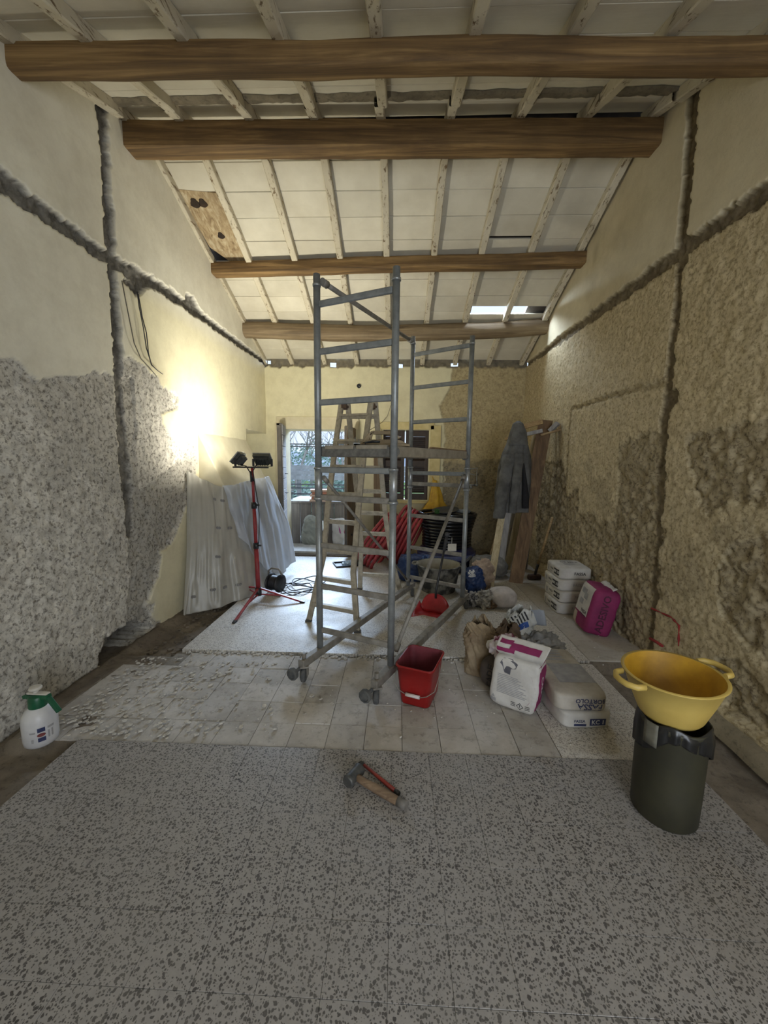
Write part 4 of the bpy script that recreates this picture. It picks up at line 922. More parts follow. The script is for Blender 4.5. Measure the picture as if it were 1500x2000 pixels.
def hcoil(label, z0, layers, rtop, rbot, r, mat):
    t = thing('pipe_coil', label, 'pipe coil', BC + V((0, 0, z0)))
    for k in range(layers):
        rr = rbot + (rtop - rbot) * k / max(1, layers - 1); mb = MB(); K = 60; cz = z0 + r + k * r * 1.9
        mb.tube([BC + V((rr * math.cos(q), rr * .9 * math.sin(q), cz + .006 * math.sin(q + k))) for q in [2 * PI * i / K for i in range(K)]], r, 10, closed=True); mb.build('loop', mat, t)
    return t
hcoil('glossy black pipe coil in the middle of the pile under the window', .335, 5, .335, .335, .021, blkp)
hcoil('glossy black pipe coil widening upward, topmost of the pile', .545, 6, .40, .34, .024, blkp)
bw_t = thing('wrapped_roll', 'big dark blue plastic-wrapped roll under the black pipe coils', 'roll', BC)
bluew = M('dark_blue_wrap', C(34, 40, 92), C(22, 28, 66), 8, .28, bumps=.3, bdist=.02)
b = MB(); b.lathe([(.12, .02), (.36, .015), (.41, .06), (.42, .16), (.41, .27), (.35, .33), (.12, .325)], BC, 40); b.build('wrapping', bluew, bw_t)
b = MB(); b.lathe([(.421, .20), (.424, .23), (.421, .26)], BC, 40, caps=False); b.build('tape', M('clear_tape', C(120, 130, 170), C(90, 100, 150), 10, .2), bw_t)
tray = thing('mixing_bowl', 'shallow black bowl lying on top of the black coils', 'bowl', BC + V((0, 0, .82)))
ctr = V((.68, 5.42, .835)); b = MB(); b.lathe([(.02, .0), (.14, .004), (.185, .03), (.19, .032), (.15, -.004), (.02, -.008)], ctr, 32, Rx(.12) @ Ry(-.1)); b.build('bowl', black, tray)
rag = thing('grey_cloth', 'small grey cloth beside the black bowl on the coils', 'cloth', BC + V((.25, -.05, .8)))
sack_mb((.93, 5.44, .845), (.22, .16, .055), Rz(.3), 5, 2.5, .012, 12, crumple=.01).build('cloth', M('grey_rag', C(120, 122, 120), C(96, 98, 96), 14, .9, bumps=.3), rag)
gr = thing('green_twine', 'tangle of green twine at the left edge of the black bowl', 'twine', (.54, 5.3, .84))
b = MB()
for k in range(7): b.tube([V((.545, 5.28, .855)) + V((.03 * math.cos(q + k), .03 * math.sin(q * 1.0), .028 * math.cos(q * 1 + k * 2))) for q in [2 * PI * i / 14 for i in range(14)]], .004, 5, closed=True)
b.build('strand', M('green_twine', C(70, 120, 60), C(50, 90, 46), 30, .8), gr)
b = MB(); b.bar((.40, 5.25, .825), (.56, 5.3, .85), .03, .008); b.build('stick', black, gr)
# yellow cloth hung at the window latch
yl = thing('yellow_cloth', 'yellow rubber cloth hanging from the window latch', 'cloth', aty(850, 950, 6.3))
G = []; pts = [(849, 938, 4, 0), (850, 950, 7, 0), (851, 965, 10, 0), (851, 980, 12, 0), (850, 992, 18, 0), (846, 1003, 21, 0)]
for i in range(25):
    t = i / 24 * (len(pts) - 1); k = min(int(t), len(pts) - 2); f_ = t - k; px = pts[k][0] * (1 - f_) + pts[k + 1][0] * f_; py_ = pts[k][1] * (1 - f_) + pts[k + 1][1] * f_; hw = pts[k][2] * (1 - f_) + pts[k + 1][2] * f_
    c = aty(px, py_, 6.30 - .14 * i / 24); w = hw / FPX * 6.2; row = []
    for j in range(36):
        q = 2 * PI * j / 36; rr = 1 + .40 * math.sin(4 * q + .5 + i * .03) * (i / 24) ** .7 + .12 * math.sin(9 * q) * (i / 24) + .12 * nz((q * 2, i * .12, 0), 1, 9); row.append(c + V((w * rr * math.cos(q), .5 * w * rr * math.sin(q), .02 * math.sin(3 * q) * (i / 24))))
    G.append(row + [row[0]])
b = MB(); cq = aty(849, 939, 6.30); b.tube([cq + V((0, 0, -.03)), cq + V((-.02, .03, .02)), V((WX1 + .06, YB - .03, 1.30)), V((WX1 + .03, YB - .02, 1.30))], .008, 8); b.build('loop', M('yellow_rubber', C(206, 168, 56), C(178, 138, 40), 10, .45, bumps=.2), yl)
b = MB(); b.grid(G); b.build('cloth', M('yellow_rubber', C(206, 168, 56), C(178, 138, 40), 10, .45, bumps=.2), yl)
# brown board standing by the window
bd = tag((lambda m: m.build('wooden_board', wood_mat('old_board', C(134, 114, 92), C(110, 92, 72), C(78, 64, 50), 2, 4)))(MB().bar(aty(736, 1092, 6.30), aty(736, 890, 6.34), .10, .03, upv=(0, 1, 0))), 'narrow brown board standing upright left of the shutters', 'board')

# ---- mortar tub with paddle, dustpan, blue bags and rags
tubm = M('dried_mortar_rubber', C(130, 128, 120), C(58, 58, 56), 9, .9, bumps=.3, contrast=(.42, .58)); tubi = M('dried_mortar', C(168, 164, 150), C(146, 142, 130), 10, .95)
def tub(name, label, c, r0, r1, h, mat, imat, th=.008, handles=(0, PI), hw=.07, tilt=None, lipw=.012, up_=0):
    t = thing(name, label, 'tub' , c); c = V(c); R = tilt or Matrix.Identity(3)
    b = MB(); b.lathe([(.003, 0.002), (r0 * .92, 0.0), (r0, .015), (r0 + (r1 - r0) * .5, h * .5), (r1, h * .97), (r1 + lipw, h * .985), (r1 + lipw, h), (r1 - th, h)], c, 48, R, caps=False); b.build('body', mat, t)
    b = MB(); b.lathe([(r1 - th, h), (r0 + (r1 - r0) * .5 - th, h * .5), (r0 - th, .02), (.003, .016)], c, 48, R, caps=False); b.build('lining', imat, t)
    for a in handles:
        d = V((math.cos(a), math.sin(a), 0)); s = V((-d.y, d.x, 0)); e = r1 + .006
        pts = [d * e * .985 + s * hw, d * (e + .03) + s * hw * .95, d * (e + .052) + s * hw * .5, d * (e + .055), d * (e + .052) - s * hw * .5, d * (e + .03) - s * hw * .95, d * e * .985 - s * hw]
        b = MB(); b.tube([c + R @ (p + V((0, 0, h * .955 + up_))) for p in pts], .011, 8, sq=1.2); b.build('handle', mat, t)
    return t
tub('mortar_tub', 'big mortar-caked rubber tub behind the red dustpan', (.50, 4.47, 0), .20, .255, .33, tubm, tubi, handles=(2.9, -.25), hw=.06)
pad = thing('paddle', 'short black-handled tool sticking out of the mortar tub', 'tool', (.62, 4.45, .3))
b = MB(); b.tube([aty(893, 1112, 4.42), aty(921, 1087, 4.36)], [.012, .018], 10); b.build('grip', black, pad); b = MB(); b.tube([aty(893, 1112, 4.42), aty(884, 1122, 4.45)], .008, 8); b.build('shaft', steel_d, pad)
dp = thing('dustpan', 'red long-handled dustpan standing on the floor under the scaffold bar', 'dustpan', (.40, 3.66, 0))
redpl = M('red_plastic', C(168, 40, 44), C(142, 32, 36), 12, .4); b = MB()
c0 = V((.385, 3.75, 0)); dirx = V((.90, -.42, 0)).normalized(); diry = V((-.42, -.90, 0)).normalized()
prof = []
for j in range(9):
    s = j / 8; row = []
    for i in range(21):
        x = -1 + 2 * i / 20; row.append(c0 + dirx * (.155 * x * (1 + .12 * s)) + diry * (.23 * s) + V((0, 0, .005 + .10 * (1 - s) ** 1.3 * abs(x) ** 8 + .004 * (1 - s))))
    prof.append(row)
b.grid(prof); back = [[c0 + dirx * (.155 * x) - diry * (.045 * t) + V((0, 0, .008 + t * .185 * max(0.0, 1 - abs(x) ** 2.6) ** .55 + .10 * (1 - t) * abs(x) ** 8)) for x in [-1 + 2 * i / 20 for i in range(21)]] for t in [k / 6 for k in range(7)]]
b.grid(back); b.build('pan', redpl, dp, solid=.006)
hb = c0 - diry * .045 + V((0, 0, .18)); ht = aty(873, 1046, 3.80)
b = MB(); b.tube([hb + V((0, -.02, -.03)), hb + V((0, 0, .04)), ht], .0115, 10); b.build('handle', black, dp)
b = MB(); d = (ht - hb).normalized(); b.tube([ht - d * .16, ht - d * .02], .016, 12); b.lathe([(.008, -.012), (.024, -.012), (.026, 0), (.024, .012), (.008, .012)], ht + d * .01, 16, Rx(PI / 2)); b.build('grip', M('dark_grip', C(46, 46, 48), C(62, 62, 64), 20, .7), dp)
tagm = M('paper_tag', C(190, 186, 174), C(170, 166, 154), 20, .8)
b = MB(); b.box(ht + V((.055, 0, -.12)), (.085, .002, .075)); b.bar(ht + V((.05, 0, -.02)), ht + V((.05, 0, -.085)), .004, .002); b.build('paper_tag', tagm, dp)
bluem = M('blue_bag_fabric', C(34, 62, 112), C(20, 40, 80), 10, .5, bumps=.4, bdist=.012)
bl = thing('blue_bag', 'blue woven bag standing left of the mortar tub', 'bag', (.22, 4.85, 0))
mb = sack_mb((.22, 4.85, .17), (.40, .26, .34), Rz(-.1), 3, 4, .015, 9, 0, crumple=.012); o = mb.build('body', bluem, bl)
b = MB()
for x in (.10, .34): b.tube([V((x, 4.71, .26)), V((x - .01, 4.705, .36)), V((x + .05, 4.72, .37)), V((x + .04, 4.71, .25))], .008, 6)
b.build('strap', M('blue_strap', C(80, 110, 150), C(50, 80, 130), 20, .7), bl)
b2 = thing('blue_sack', 'blue and white plastic sack slumped right of the mortar tub', 'sack', (.86, 4.36, 0))
mb = sack_mb((.90, 4.34, .17), (.22, .18, .34), Rz(.2) @ Ry(-.16), 8, 3.2, .012, 10, 0, crumple=.014); o = mb.build('body', bluem, b2)
bv = bvh_of(mb); decal(o, bv, [rect2d(-.05, .03, .07, .15)], (.88, 4.24, .17), (.98, .18, 0), (-.15, 0, .98), M('white_print', C(214, 214, 212), C(190, 190, 190), 16, .7), 'white_panel')
def heap(name, label, cat, c, size, seed, mat, rz=0, p=2.4, cr=.03, cf=12, part='cloth'):
    t = thing(name, label, cat, V(c)); return t, sack_mb(V(c) + V((0, 0, size[2] / 2)), size, Rz(rz), seed, p, .015, 9, 0, crumple=cr, cfreq=cf).build(part, mat, t)
beigec = M('beige_cloth', C(176, 158, 140), C(134, 116, 102), 9, .9, bumps=.4, bdist=.01); greyc = M('grey_sheet_cloth', C(128, 126, 120), C(98, 96, 92), 8, .9, bumps=.4, bdist=.01); dirtyw = M('dirty_white_rag', C(186, 184, 178), C(104, 100, 94), 12, .9, bumps=.4, bdist=.01, contrast=(.4, .6))
heap('beige_cloth', 'beige cloth draped over things right of the blue sack', 'cloth', (1.02, 4.52, .0), (.26, .24, .36), 21, beigec, .4)
heap('grey_cloth', 'grey covers heaped against the back wall behind the tub', 'cloth', (1.24, 5.12, 0), (.5, .44, .28), 22, greyc, .1, cr=.02)
heap('rag', 'dirty striped rag lying beside the rear castor', 'rag', (.83, 3.98, 0), (.24, .18, .13), 23, M('dark_striped_rag', C(150, 148, 146), C(70, 70, 72), 18, .9, bumps=.4, contrast=(.45, .55)), .2, cr=.035, cf=20)
heap('rag', 'crumpled white rag against the mouth of the white sack', 'rag', (.95, 3.97, 0), (.2, .18, .17), 24, dirtyw, .5, cr=.035, cf=18)
ws = thing('white_sack', 'rounded white sack lying on its side by the rags', 'sack', (1.13, 3.98, 0))
mb = sack_mb((1.13, 3.99, .105), (.28, .26, .21), Rz(.15), 31, 2.8, .008, 7, 0); mb.build('body', M('white_sackcloth', C(196, 190, 188), C(170, 164, 162), 14, .85, bumps=.25), ws)
mb = sack_mb((1.0, 3.93, .05), (.13, .16, .10), Rz(.1), 33, 2.2, .01, 12, 0, crumple=.03); mb.build('mouth', M('brown_paper_mouth', C(140, 116, 92), C(96, 78, 62), 14, .9, bumps=.4), ws)
# dark roller tray on the floor near the doorway
rt = thing('paint_tray', 'dark shallow tray with a crumpled clear wrapper by the ladder', 'tray', atz(672, 1106))
c = atz(680, 1104); R = Rz(.35)
b = MB(); b.box(c + V((0, 0, .006)), (.40, .27, .01), R)
for x, y, sx, sy in ((0, .135, .41, .012), (0, -.135, .41, .012), (.2, 0, .012, .28), (-.2, 0, .012, .28)): b.box(c + R @ V((x, y, .018)), (sx, sy, .03), R)
b.build('tray', black, rt, bevel=.003)
sack_mb(c + V((.03, -.03, .04)), (.2, .12, .06), Rz(.3), 44, 2.2, .01, 12, 0, crumple=.03, cfreq=26).build('wrapper', film_mat('clear_wrapper', C(210, 224, 232), .8, .3), rt)

# ---- boards, pole and hammer leaning in the right corner, jacket over them
greyw = wood_mat('grey_white_board', C(186, 184, 182), C(164, 162, 160), C(128, 124, 122), 2, 3); palew = wood_mat('pale_board', C(206, 196, 168), C(186, 174, 144), C(150, 134, 104), 2, 3); brownw = wood_mat('brown_plank', C(140, 114, 84), C(114, 90, 64), C(78, 60, 44), 2, 2.4); lathm = wood_mat('lath_wood', C(190, 166, 124), C(164, 138, 98), C(116, 92, 64), 0, 4)
def lean(name, label, a, c, w, t, mat, upv=(0, -1, 0), cat='board'):
    b = MB(); b.bar(a, c, w, t, upv=upv); return tag(b.build(name, mat, bevel=.003), label, cat)
lean('pale_board', 'pale edge-lit board, leftmost of those leaning in the corner', atz(957, 1147), aty(1002, 872, 5.30), .085, .022, palew, (-.3, -1, 0))
lean('grey_board', 'long grey-white board under the jacket, second from the corner heap', atz(976, 1120), aty(1006, 900, 5.42), .085, .02, greyw)
lean('grey_board', 'short grey-white board standing behind the jacket hem', atz(992, 1102), aty(1012, 930, 5.6), .07, .02, greyw)
lean('thin_lath', 'thin lath leaning on the rough back wall left of the boards', atz(948, 1118), aty(985, 985, 5.7), .02, .015, lathm)
lean('brown_plank', 'broad reddish-brown plank leaning beside the jacket', atz(1007, 1139), aty(1066, 821, 5.1), .165, .04, brownw, (-.25, -1, .2), 'plank')
lean('pointed_plank', 'beige weathered plank end showing between jacket and brown plank', atz(990, 1112), aty(1048, 846, 5.22), .09, .03, palew, (-.25, -1, .2), 'plank')
lean('mortar_board', 'grey mortar-caked board leaning behind the brown plank', V((1.83, 5.5, .012)), V((1.80, 5.2, 1.32)), .12, .03, M('mortar_caked', C(128, 124, 118), C(92, 90, 86), 12, .95, bumps=.5, bdist=.01), (-.2, -1, .2))
sh = thing('sledgehammer', 'sledgehammer with a pale handle leaning on the right wall', 'hammer', atz(1042, 1133))
a = atz(1043, 1133) + V((0, 0, .045)); c = atx(1079, 1010, 1.94)
b = MB(); b.tube([a, a.lerp(c, .22)], .017, 10); b.build('grip', black, sh); b = MB(); b.tube([a.lerp(c, .2), c], .0145, 10); b.build('handle', lathm, sh)
b = MB(); b.box(a, (.17, .065, .065), Rz(.15)); b.build('head', M('rusty_iron', C(86, 66, 56), C(60, 48, 42), 20, .7, .4, .3), sh, bevel=.012)
lath_pos = [(aty(1014, 836, 5.0), aty(1060, 823, 4.88), .05, .06, 'pale square batten on top of the leaning planks, the jacket hangs from it'),
            (aty(1012, 852, 5.02), aty(1060, 841, 4.9), .06, .045, 'greyish batten just under the pale square batten'),
            (aty(987, 858, 5.25), aty(1012, 850, 5.1), .03, .03, 'short lath end poking out left of the jacket'),
            (aty(1056, 850, 5.0), aty(1106, 836, 4.92), .08, .025, 'thin flat strip at the right end of the corner rack'),
            (aty(1074, 842, 4.97), aty(1090, 826, 4.9), .06, .05, 'whitish wood block on the flat strip'),
            (aty(1090, 836, 4.95), aty(1104, 826, 4.9), .05, .04, 'rusty-ended wood block next to the right wall')]
for i, (p, q, w, t, lb) in enumerate(lath_pos): lean('batten' if i < 4 else 'wood_block', lb, p, q, w, t, greyw if i in (1, 4) else lathm, (0, 0, 1), 'batten' if i < 4 else 'block')
jk = thing('hooded_jacket', 'grey hooded fleece jacket hanging over the leaning boards', 'jacket', aty(1010, 830, 4.95))
jm = M('grey_fleece', C(104, 104, 103), C(76, 76, 75), 9, .95, 0, .35, .01); jin = M('dark_lining', C(34, 34, 38), C(24, 24, 28), 12, .9)
lv = [(1012, 823, 3, .02), (1012, 828, 9, .05), (1012, 845, 14, .07), (1010, 868, 18, .09), (1007, 890, 24, .11), (1005, 915, 27, .12), (1005, 940, 29, .13), (1003, 965, 30, .13), (1002, 985, 29, .13), (1001, 999, 29, .12)]
G = []; NI = 54
for i in range(NI + 1):
    t = i / NI * (len(lv) - 1); k = min(int(t), len(lv) - 2); f_ = t - k; L = [lv[k][m] * (1 - f_) + lv[k + 1][m] * f_ for m in range(4)]
    c = aty(L[0], L[1], 4.86); w = L[2] / FPX * 4.9; row = []
    for j in range(64):
        q = 2 * PI * j / 64; fo = min(1, i / 14); rr = 1 + fo * (.09 * math.sin(4 * q + 1 + i * .05) + .05 * math.sin(9 * q + i * .03) + .16 * nz((q * 1.9, i * .07, 0), 1, 66)); row.append(c + V((w * rr * math.cos(q), L[3] * rr * math.sin(q), 0)))
    G.append(row + [row[0]])
b = MB(); b.grid(G); b.build('body', jm, jk, solid=.006)
def sleeve(pts, r0, r1, sd):
    P = [V(p) for p in pts]; G = []; n = 40
    for i in range(n + 1):
        t = i / n * (len(P) - 1); k = min(int(t), len(P) - 2); c = P[k].lerp(P[k + 1], t - k); r = r0 + (r1 - r0) * i / n; row = []
        for j in range(28):
            q = 2 * PI * j / 28; rr = r * (1 + .13 * nz((q * 1.2, i * .16, 0), 1, sd) + .07 * math.sin(i * .55 + 2 * q)); row.append(c + V((rr * math.cos(q), rr * .8 * math.sin(q), 0)))
        G.append(row + [row[0]])
    b = MB(); b.grid(G); b.add([p for p in G[0][:-1]], [tuple(range(28))]); return b.build('sleeve', jm, jk)
sleeve([aty(996, 888, 4.80), aty(988, 925, 4.74), aty(980, 970, 4.72), aty(974, 1012, 4.74)], .085, .068, 71)
sleeve([aty(1014, 885, 4.76), aty(1010, 930, 4.70), aty(1004, 965, 4.70), aty(1000, 1002, 4.72)], .06, .045, 72)
b = MB(); g = [[aty(1020 + 13 * s * min(1, .3 + t), 905 + 88 * t, 4.725 - .02 * math.sin(3 * s)) for s in [j / 6 for j in range(7)]] for t in [i / 10 for i in range(11)]]; b.grid(g); b.build('lining', jin, jk, solid=.004)
b = MB(); g = []
for i in range(15):
    t = i / 14; g.append([aty(1012 + (3 + 15 * t ** .7) * math.cos(q), 824 + 46 * t, 4.80) + V((0, -.035 * math.sin(q) * min(1, t * 3) - .02 * t, 0)) for q in [PI * j / 16 for j in range(17)]])
b.grid(g); b.build('hood', jm, jk, solid=.006)

# ---- mixer tap on the rough back wall
tp = thing('mixer_tap', 'small chrome mixer tap on the rough back wall right of the tower', 'tap', aty(918, 935, 6.35))
b = MB(); P = lambda x, y, d=.08: aty(x, y, YB - d)
b.tube([P(909, 947), P(931, 947)], .017, 10); b.tube([P(909, 947), P(909, 929), P(909, 927, .0)], .012, 8); b.tube([P(931, 947), P(931, 929), P(931, 927, .0)], .012, 8); b.build('body', tin, tp)
b = MB()
for x in (909, 931): b.lathe([(.004, -.02), (.024, -.018), (.026, .01), (.012, .025), (.003, .026)], P(x, 947, .11), 14, Rx(PI / 2))
b.lathe([(.004, -.02), (.02, -.018), (.02, .03), (.003, .031)], P(920, 952, .1), 14); b.build('knob', tin, tp)
b = MB(); b.tube([P(905, 921, .03), P(920, 926, .03), P(931, 928, .03), P(932, 914, .03), P(920, 916, .03), P(908, 911, .03)], .009, 8); b.build('pipe', tin, tp)

# ---- sacks
paper = M('white_sack_paper', C(206, 204, 200), C(186, 183, 178), 9, .75, bumps=.2, bdist=.006); paperd = M('dusty_sack_paper', C(190, 184, 174), C(160, 153, 142), 7, .9, bumps=.3, bdist=.008)
inkb = M('black_print', C(36, 36, 40), C(46, 46, 50), 20, .7); inkg = M('grey_print', C(146, 146, 150), C(164, 164, 166), 20, .8); inkn = M('navy_print', C(38, 46, 84), C(50, 58, 96), 20, .7); magenta = M('magenta_print', C(140, 38, 92), C(118, 30, 78), 8, .7, bumps=.2); whitep = M('white_lettering', C(218, 218, 216), C(200, 200, 198), 20, .7)
def lines(x0, x1, y0, y1, n, ragged=True):
    out = []; h = (y1 - y0) / n
    for i in range(n):
        e = x1 - (random.random() * .35 * (x1 - x0) if ragged else 0); out.append(rect2d(x0, e, y0 + h * i, y0 + h * i + h * .45, 10, 1))
    return out
# four stacked sacks by the right wall
SG = 'stacked white sacks by the right wall'
lb4 = ['lowest of the four stacked white sacks by the right wall', 'white sack second from the bottom of the stack of four', 'white sack third from the bottom of the stack of four', 'topmost of the four stacked white sacks, its printed face up']
for k in range(4):
    cx, cy = 1.80 + (0, .015, .012, .03)[k], 4.005 + (0, .01, .04, .05)[k]; c = V((cx, cy, .058 + .116 * k)); t = thing('cement_sack', lb4[k], 'sack', (cx, cy, .116 * k), SG); R = Rz((-.02, .03, .0, -.05)[k])
    mb = sack_mb(c, (.33, .40, .122), R, 90 + k, 9, .005, 8, .0); o = mb.build('body', paper, t); bv = bvh_of(mb)
    X, Y = R @ V((1, 0, 0)), R @ V((0, 1, 0)); L = c - X * .165; F = c - Y * .20
    decal(o, bv, [rect2d(.055, .175, -.026, .034)], L, -Y, (0, 0, 1), inkb, 'label')
    decal(o, bv, [text2d('MM 30', .044)], L - Y * .115 + V((0, 0, .004)), -Y, (0, 0, 1), whitep, 'lettering', .003)
    decal(o, bv, [text2d('FASSA', .030)], L + Y * .01 + V((0, 0, .008)), -Y, (0, 0, 1), inkb, 'lettering')
    decal(o, bv, lines(-.055, .03, -.032, -.012, 2), L, -Y, (0, 0, 1), inkg, 'small_print')
    decal(o, bv, [rect2d(-.13, -.09, -.03, .025)], L, -Y, (0, 0, 1), inkg, 'small_print')
    decal(o, bv, [text2d('FASSA', .042)], F + X * .04 + V((0, 0, .004)), X, (0, 0, 1), inkg if k < 3 else inkb, 'lettering')
    if k == 3:
        T = c + V((0, 0, .06)); decal(o, bv, [text2d('DE MINI', .05)], T + Y * .06 + X * .02, X, Y, inkb, 'lettering'); decal(o, bv, lines(-.05, .12, .10, .15, 3), T, X, Y, inkg, 'small_print'); decal(o, bv, lines(-.06, .10, -.05, .02, 4), T, X, Y, inkg, 'small_print')
# magenta sack leaning on the right wall
ms = thing('adhesive_sack', 'magenta and white sack standing against the right wall beside the stack', 'sack', (1.84, 3.45, 0))
R = Rz(-.12) @ Ry(.20); c = V((1.83, 3.45, .215)); mb = sack_mb(c, (.23, .34, .43), R, 97, 7, .010, 7, 0.0); 
mb.v = [V((p.x, p.y, max(p.z, .002))) for p in mb.v]; o = mb.build('body', magenta, ms); bv = bvh_of(mb)
X, Y, Z = R @ V((1, 0, 0)), R @ V((0, 1, 0)), R @ V((0, 0, 1)); L = c - X * .115; F = c - Y * .17
decal(o, bv, [rect2d(-.16, .13, -.075, .195, 14, 14)], L, -Y, Z, paper, 'white_panel')
decal(o, bv, [rect2d(-.16, -.06, -.205, -.09, 8, 8)], L, -Y, Z, M('beige_panel', C(190, 176, 160), C(170, 156, 140), 12, .8), 'panel')
decal(o, bv, [rect2d(-.02, .06, .06, .12), rect2d(-.08, .0, -.0, .05), rect2d(-.10, .02, .10, .15)], L, -Y, Z, inkg, 'small_print', .003)
decal(o, bv, [text2d('FASSA', .04), rect2d(-.06, .06, -.03, -.024, 10, 1)], L - Y * .06 - Z * .045, -Y, Z, inkb, 'lettering', .003)
decal(o, bv, [text2d('ADESIVO', .085)], F - X * .0, Z, -X, M('dark_plum', C(70, 20, 48), C(84, 26, 58), 20, .7), 'lettering', .002)
b = MB(); G = []
for i in range(17):
    s = -1 + 2 * i / 16; G.append([c + Z * (.205 + .035 * t + .012 * nz((i * .4, t, 0), 1, 5)) + Y * (.13 * s) + X * (.02 + .05 * t + .01 * nz((i * .5, t, 2), 1, 6)) for t in (0, .5, 1)])
b.grid(G); b.build('top_flap', paper, ms, solid=.004)
# two flat sacks in the heap
for k in range(2):
    c = V((1.075 + .01 * (1 - k), 2.365 - .03 * (1 - k) * 0, .052 + .104 * k)); lbl = ('lower of the two dusty flat sacks in the floor heap, printed KC 1', 'upper of the two dusty flat sacks, its lettering upside down')[k]
    t = thing('plaster_sack', lbl, 'sack', (c.x, c.y, .104 * k), 'dusty flat sacks in the heap'); R = Rz(.09 - .10 * k)
    mb = sack_mb(c, (.30, .58, .108), R, 110 + k, 9, .007, 7, 0); o = mb.build('body', paperd if k else paper, t); bv = bvh_of(mb); X, Y = R @ V((1, 0, 0)), R @ V((0, 1, 0)); F = c - Y * .29
    if k:
        decal(o, bv, [text2d('FASSA', .052)], F + X * .045 + V((0, 0, -.020)), -X, (0, 0, -1), inkn, 'lettering'); decal(o, bv, [text2d('BORTOLO', .036)], F + X * .045 + V((0, 0, .016)), -X, (0, 0, -1), inkn, 'lettering')
        T = c + V((0, 0, .054)); decal(o, bv, [rect2d(-.10, .06, y, y + .022, 10, 2) for y in (.10, .14, .18, .215)], T, X, Y, inkg, 'small_print'); decal(o, bv, [rect2d(-.08, .14, -.16, .06, 10, 8)], T, X, Y, inkg, 'grey_panel')
    else:
        decal(o, bv, [rect2d(.01, .105, -.03, .012)], F, X, (0, 0, 1), inkn, 'label'); decal(o, bv, [text2d('KC 1', .036)], F + X * .058 + V((0, 0, -.010)), X, (0, 0, 1), whitep, 'lettering', .003); decal(o, bv, [text2d('FASSA', .024), rect2d(-.03, .04, -.03, -.016, 8, 1)], F - X * .05 + V((0, 0, -.002)), X, (0, 0, 1), inkn, 'lettering')
# open sack at the front of the heap
fs = thing('open_sack', 'torn-open white sack with a magenta side at the front of the heap', 'sack', (.77, 2.24, 0))
fd = V((.222, -.152, 0)).normalized(); bk_ = V((.152, .222, 0)).normalized(); R = Matrix((fd, bk_, V((0, 0, 1)))).transposed(); c = V((.715, 2.225, 0)) + bk_ * .085
mb = sack_mb(c + V((0, 0, .165)), (.285, .175, .33), R, 121, 8, .010, 8, 0, shear=(.05, .02)); o = mb.build('body', paper, fs); bv = bvh_of(mb); F = c - bk_ * .088 + V((0, 0, .165))
decal(o, bv, lines(-.09, .10, -.07, .055, 12), F, fd, (0, 0, 1), inkg, 'small_print'); decal(o, bv, [rect2d(.145, .30, -.15, .12, 4, 8)], F, fd, (0, 0, 1), magenta, 'edge') if 0 else None
decal(o, bv, [rect2d(-.085, .085, -.16, .15, 8, 10)], F + fd * .15 + bk_ * .09, bk_, (0, 0, 1), magenta, 'magenta_side')
decal(o, bv, [text2d('CALCE', .05)], F + fd * .16 + bk_ * .075, (0, 0, -1), bk_, whitep, 'lettering', .003)
dm = [(0, .022), (.022, 0), (0, -.022), (-.022, 0)]; rim = [(x * .78, y * .78) for x, y in dm]
decal(o, bv, [(dm + rim, [(0, 1, 5, 4), (1, 2, 6, 5), (2, 3, 7, 6), (3, 0, 4, 7)]), text2d('!', .028)] + [rect2d(x, x + .028, y, y + .004, 3, 1) for x in (-.055, .03) for y in (-.01, 0, .01)], F + fd * .055 - V((0, 0, .118)), fd, (0, 0, 1), inkb, 'hazard_mark')
decal(o, bv, [rect2d(-.018, .018, -.022, .0), ([(0, .025), (.012, .004), (-.012, .004)], [(0, 1, 2)])], F - fd * .11 - V((0, 0, .115)), fd, (0, 0, 1), inkg, 'symbol')
decal(o, bv, [([(-.05, .0), (-.03, .035), (.02, .04), (.06, .02), (.05, -.01), (.02, -.02), (.015, -.06), (-.02, -.055), (-.035, -.015)], [tuple(range(9))])], F - fd * .03 + V((0, 0, .12)), fd, (0, 0, 1), M('torn_inner_paper', C(104, 104, 112), C(84, 84, 92), 18, .9, bumps=.4), 'tear')
tp0 = c + V((.03, 0, .32)) - bk_ * .05
rows = [[tp0 + fd * s for s in (-.12, -.05, .03, .13)], [tp0 + fd * s + V((0, 0, .05)) - bk_ * .03 for s in (-.14, -.06, .04, .15)], [tp0 + fd * s + V((0, 0, .115)) + bk_ * .03 for s in (-.13, -.03, .06, .17)]]
g = loft(rows, 14, 24, .012, 5, 131, bk_); b = MB(); b.grid(g); fo = b.build('folded_top', paper, fs, solid=.003)
b = MB()
for i0, i1, j0, j1 in ((5, 8, 1, 12), (8, 11, 8, 22), (10, 12, 2, 9)): b.grid([[g[i][j] - bk_ * .006 + V((0, 0, .003)) for j in range(j0, j1)] for i in range(i0, i1 + 1)])
b.build('print', magenta, fs)
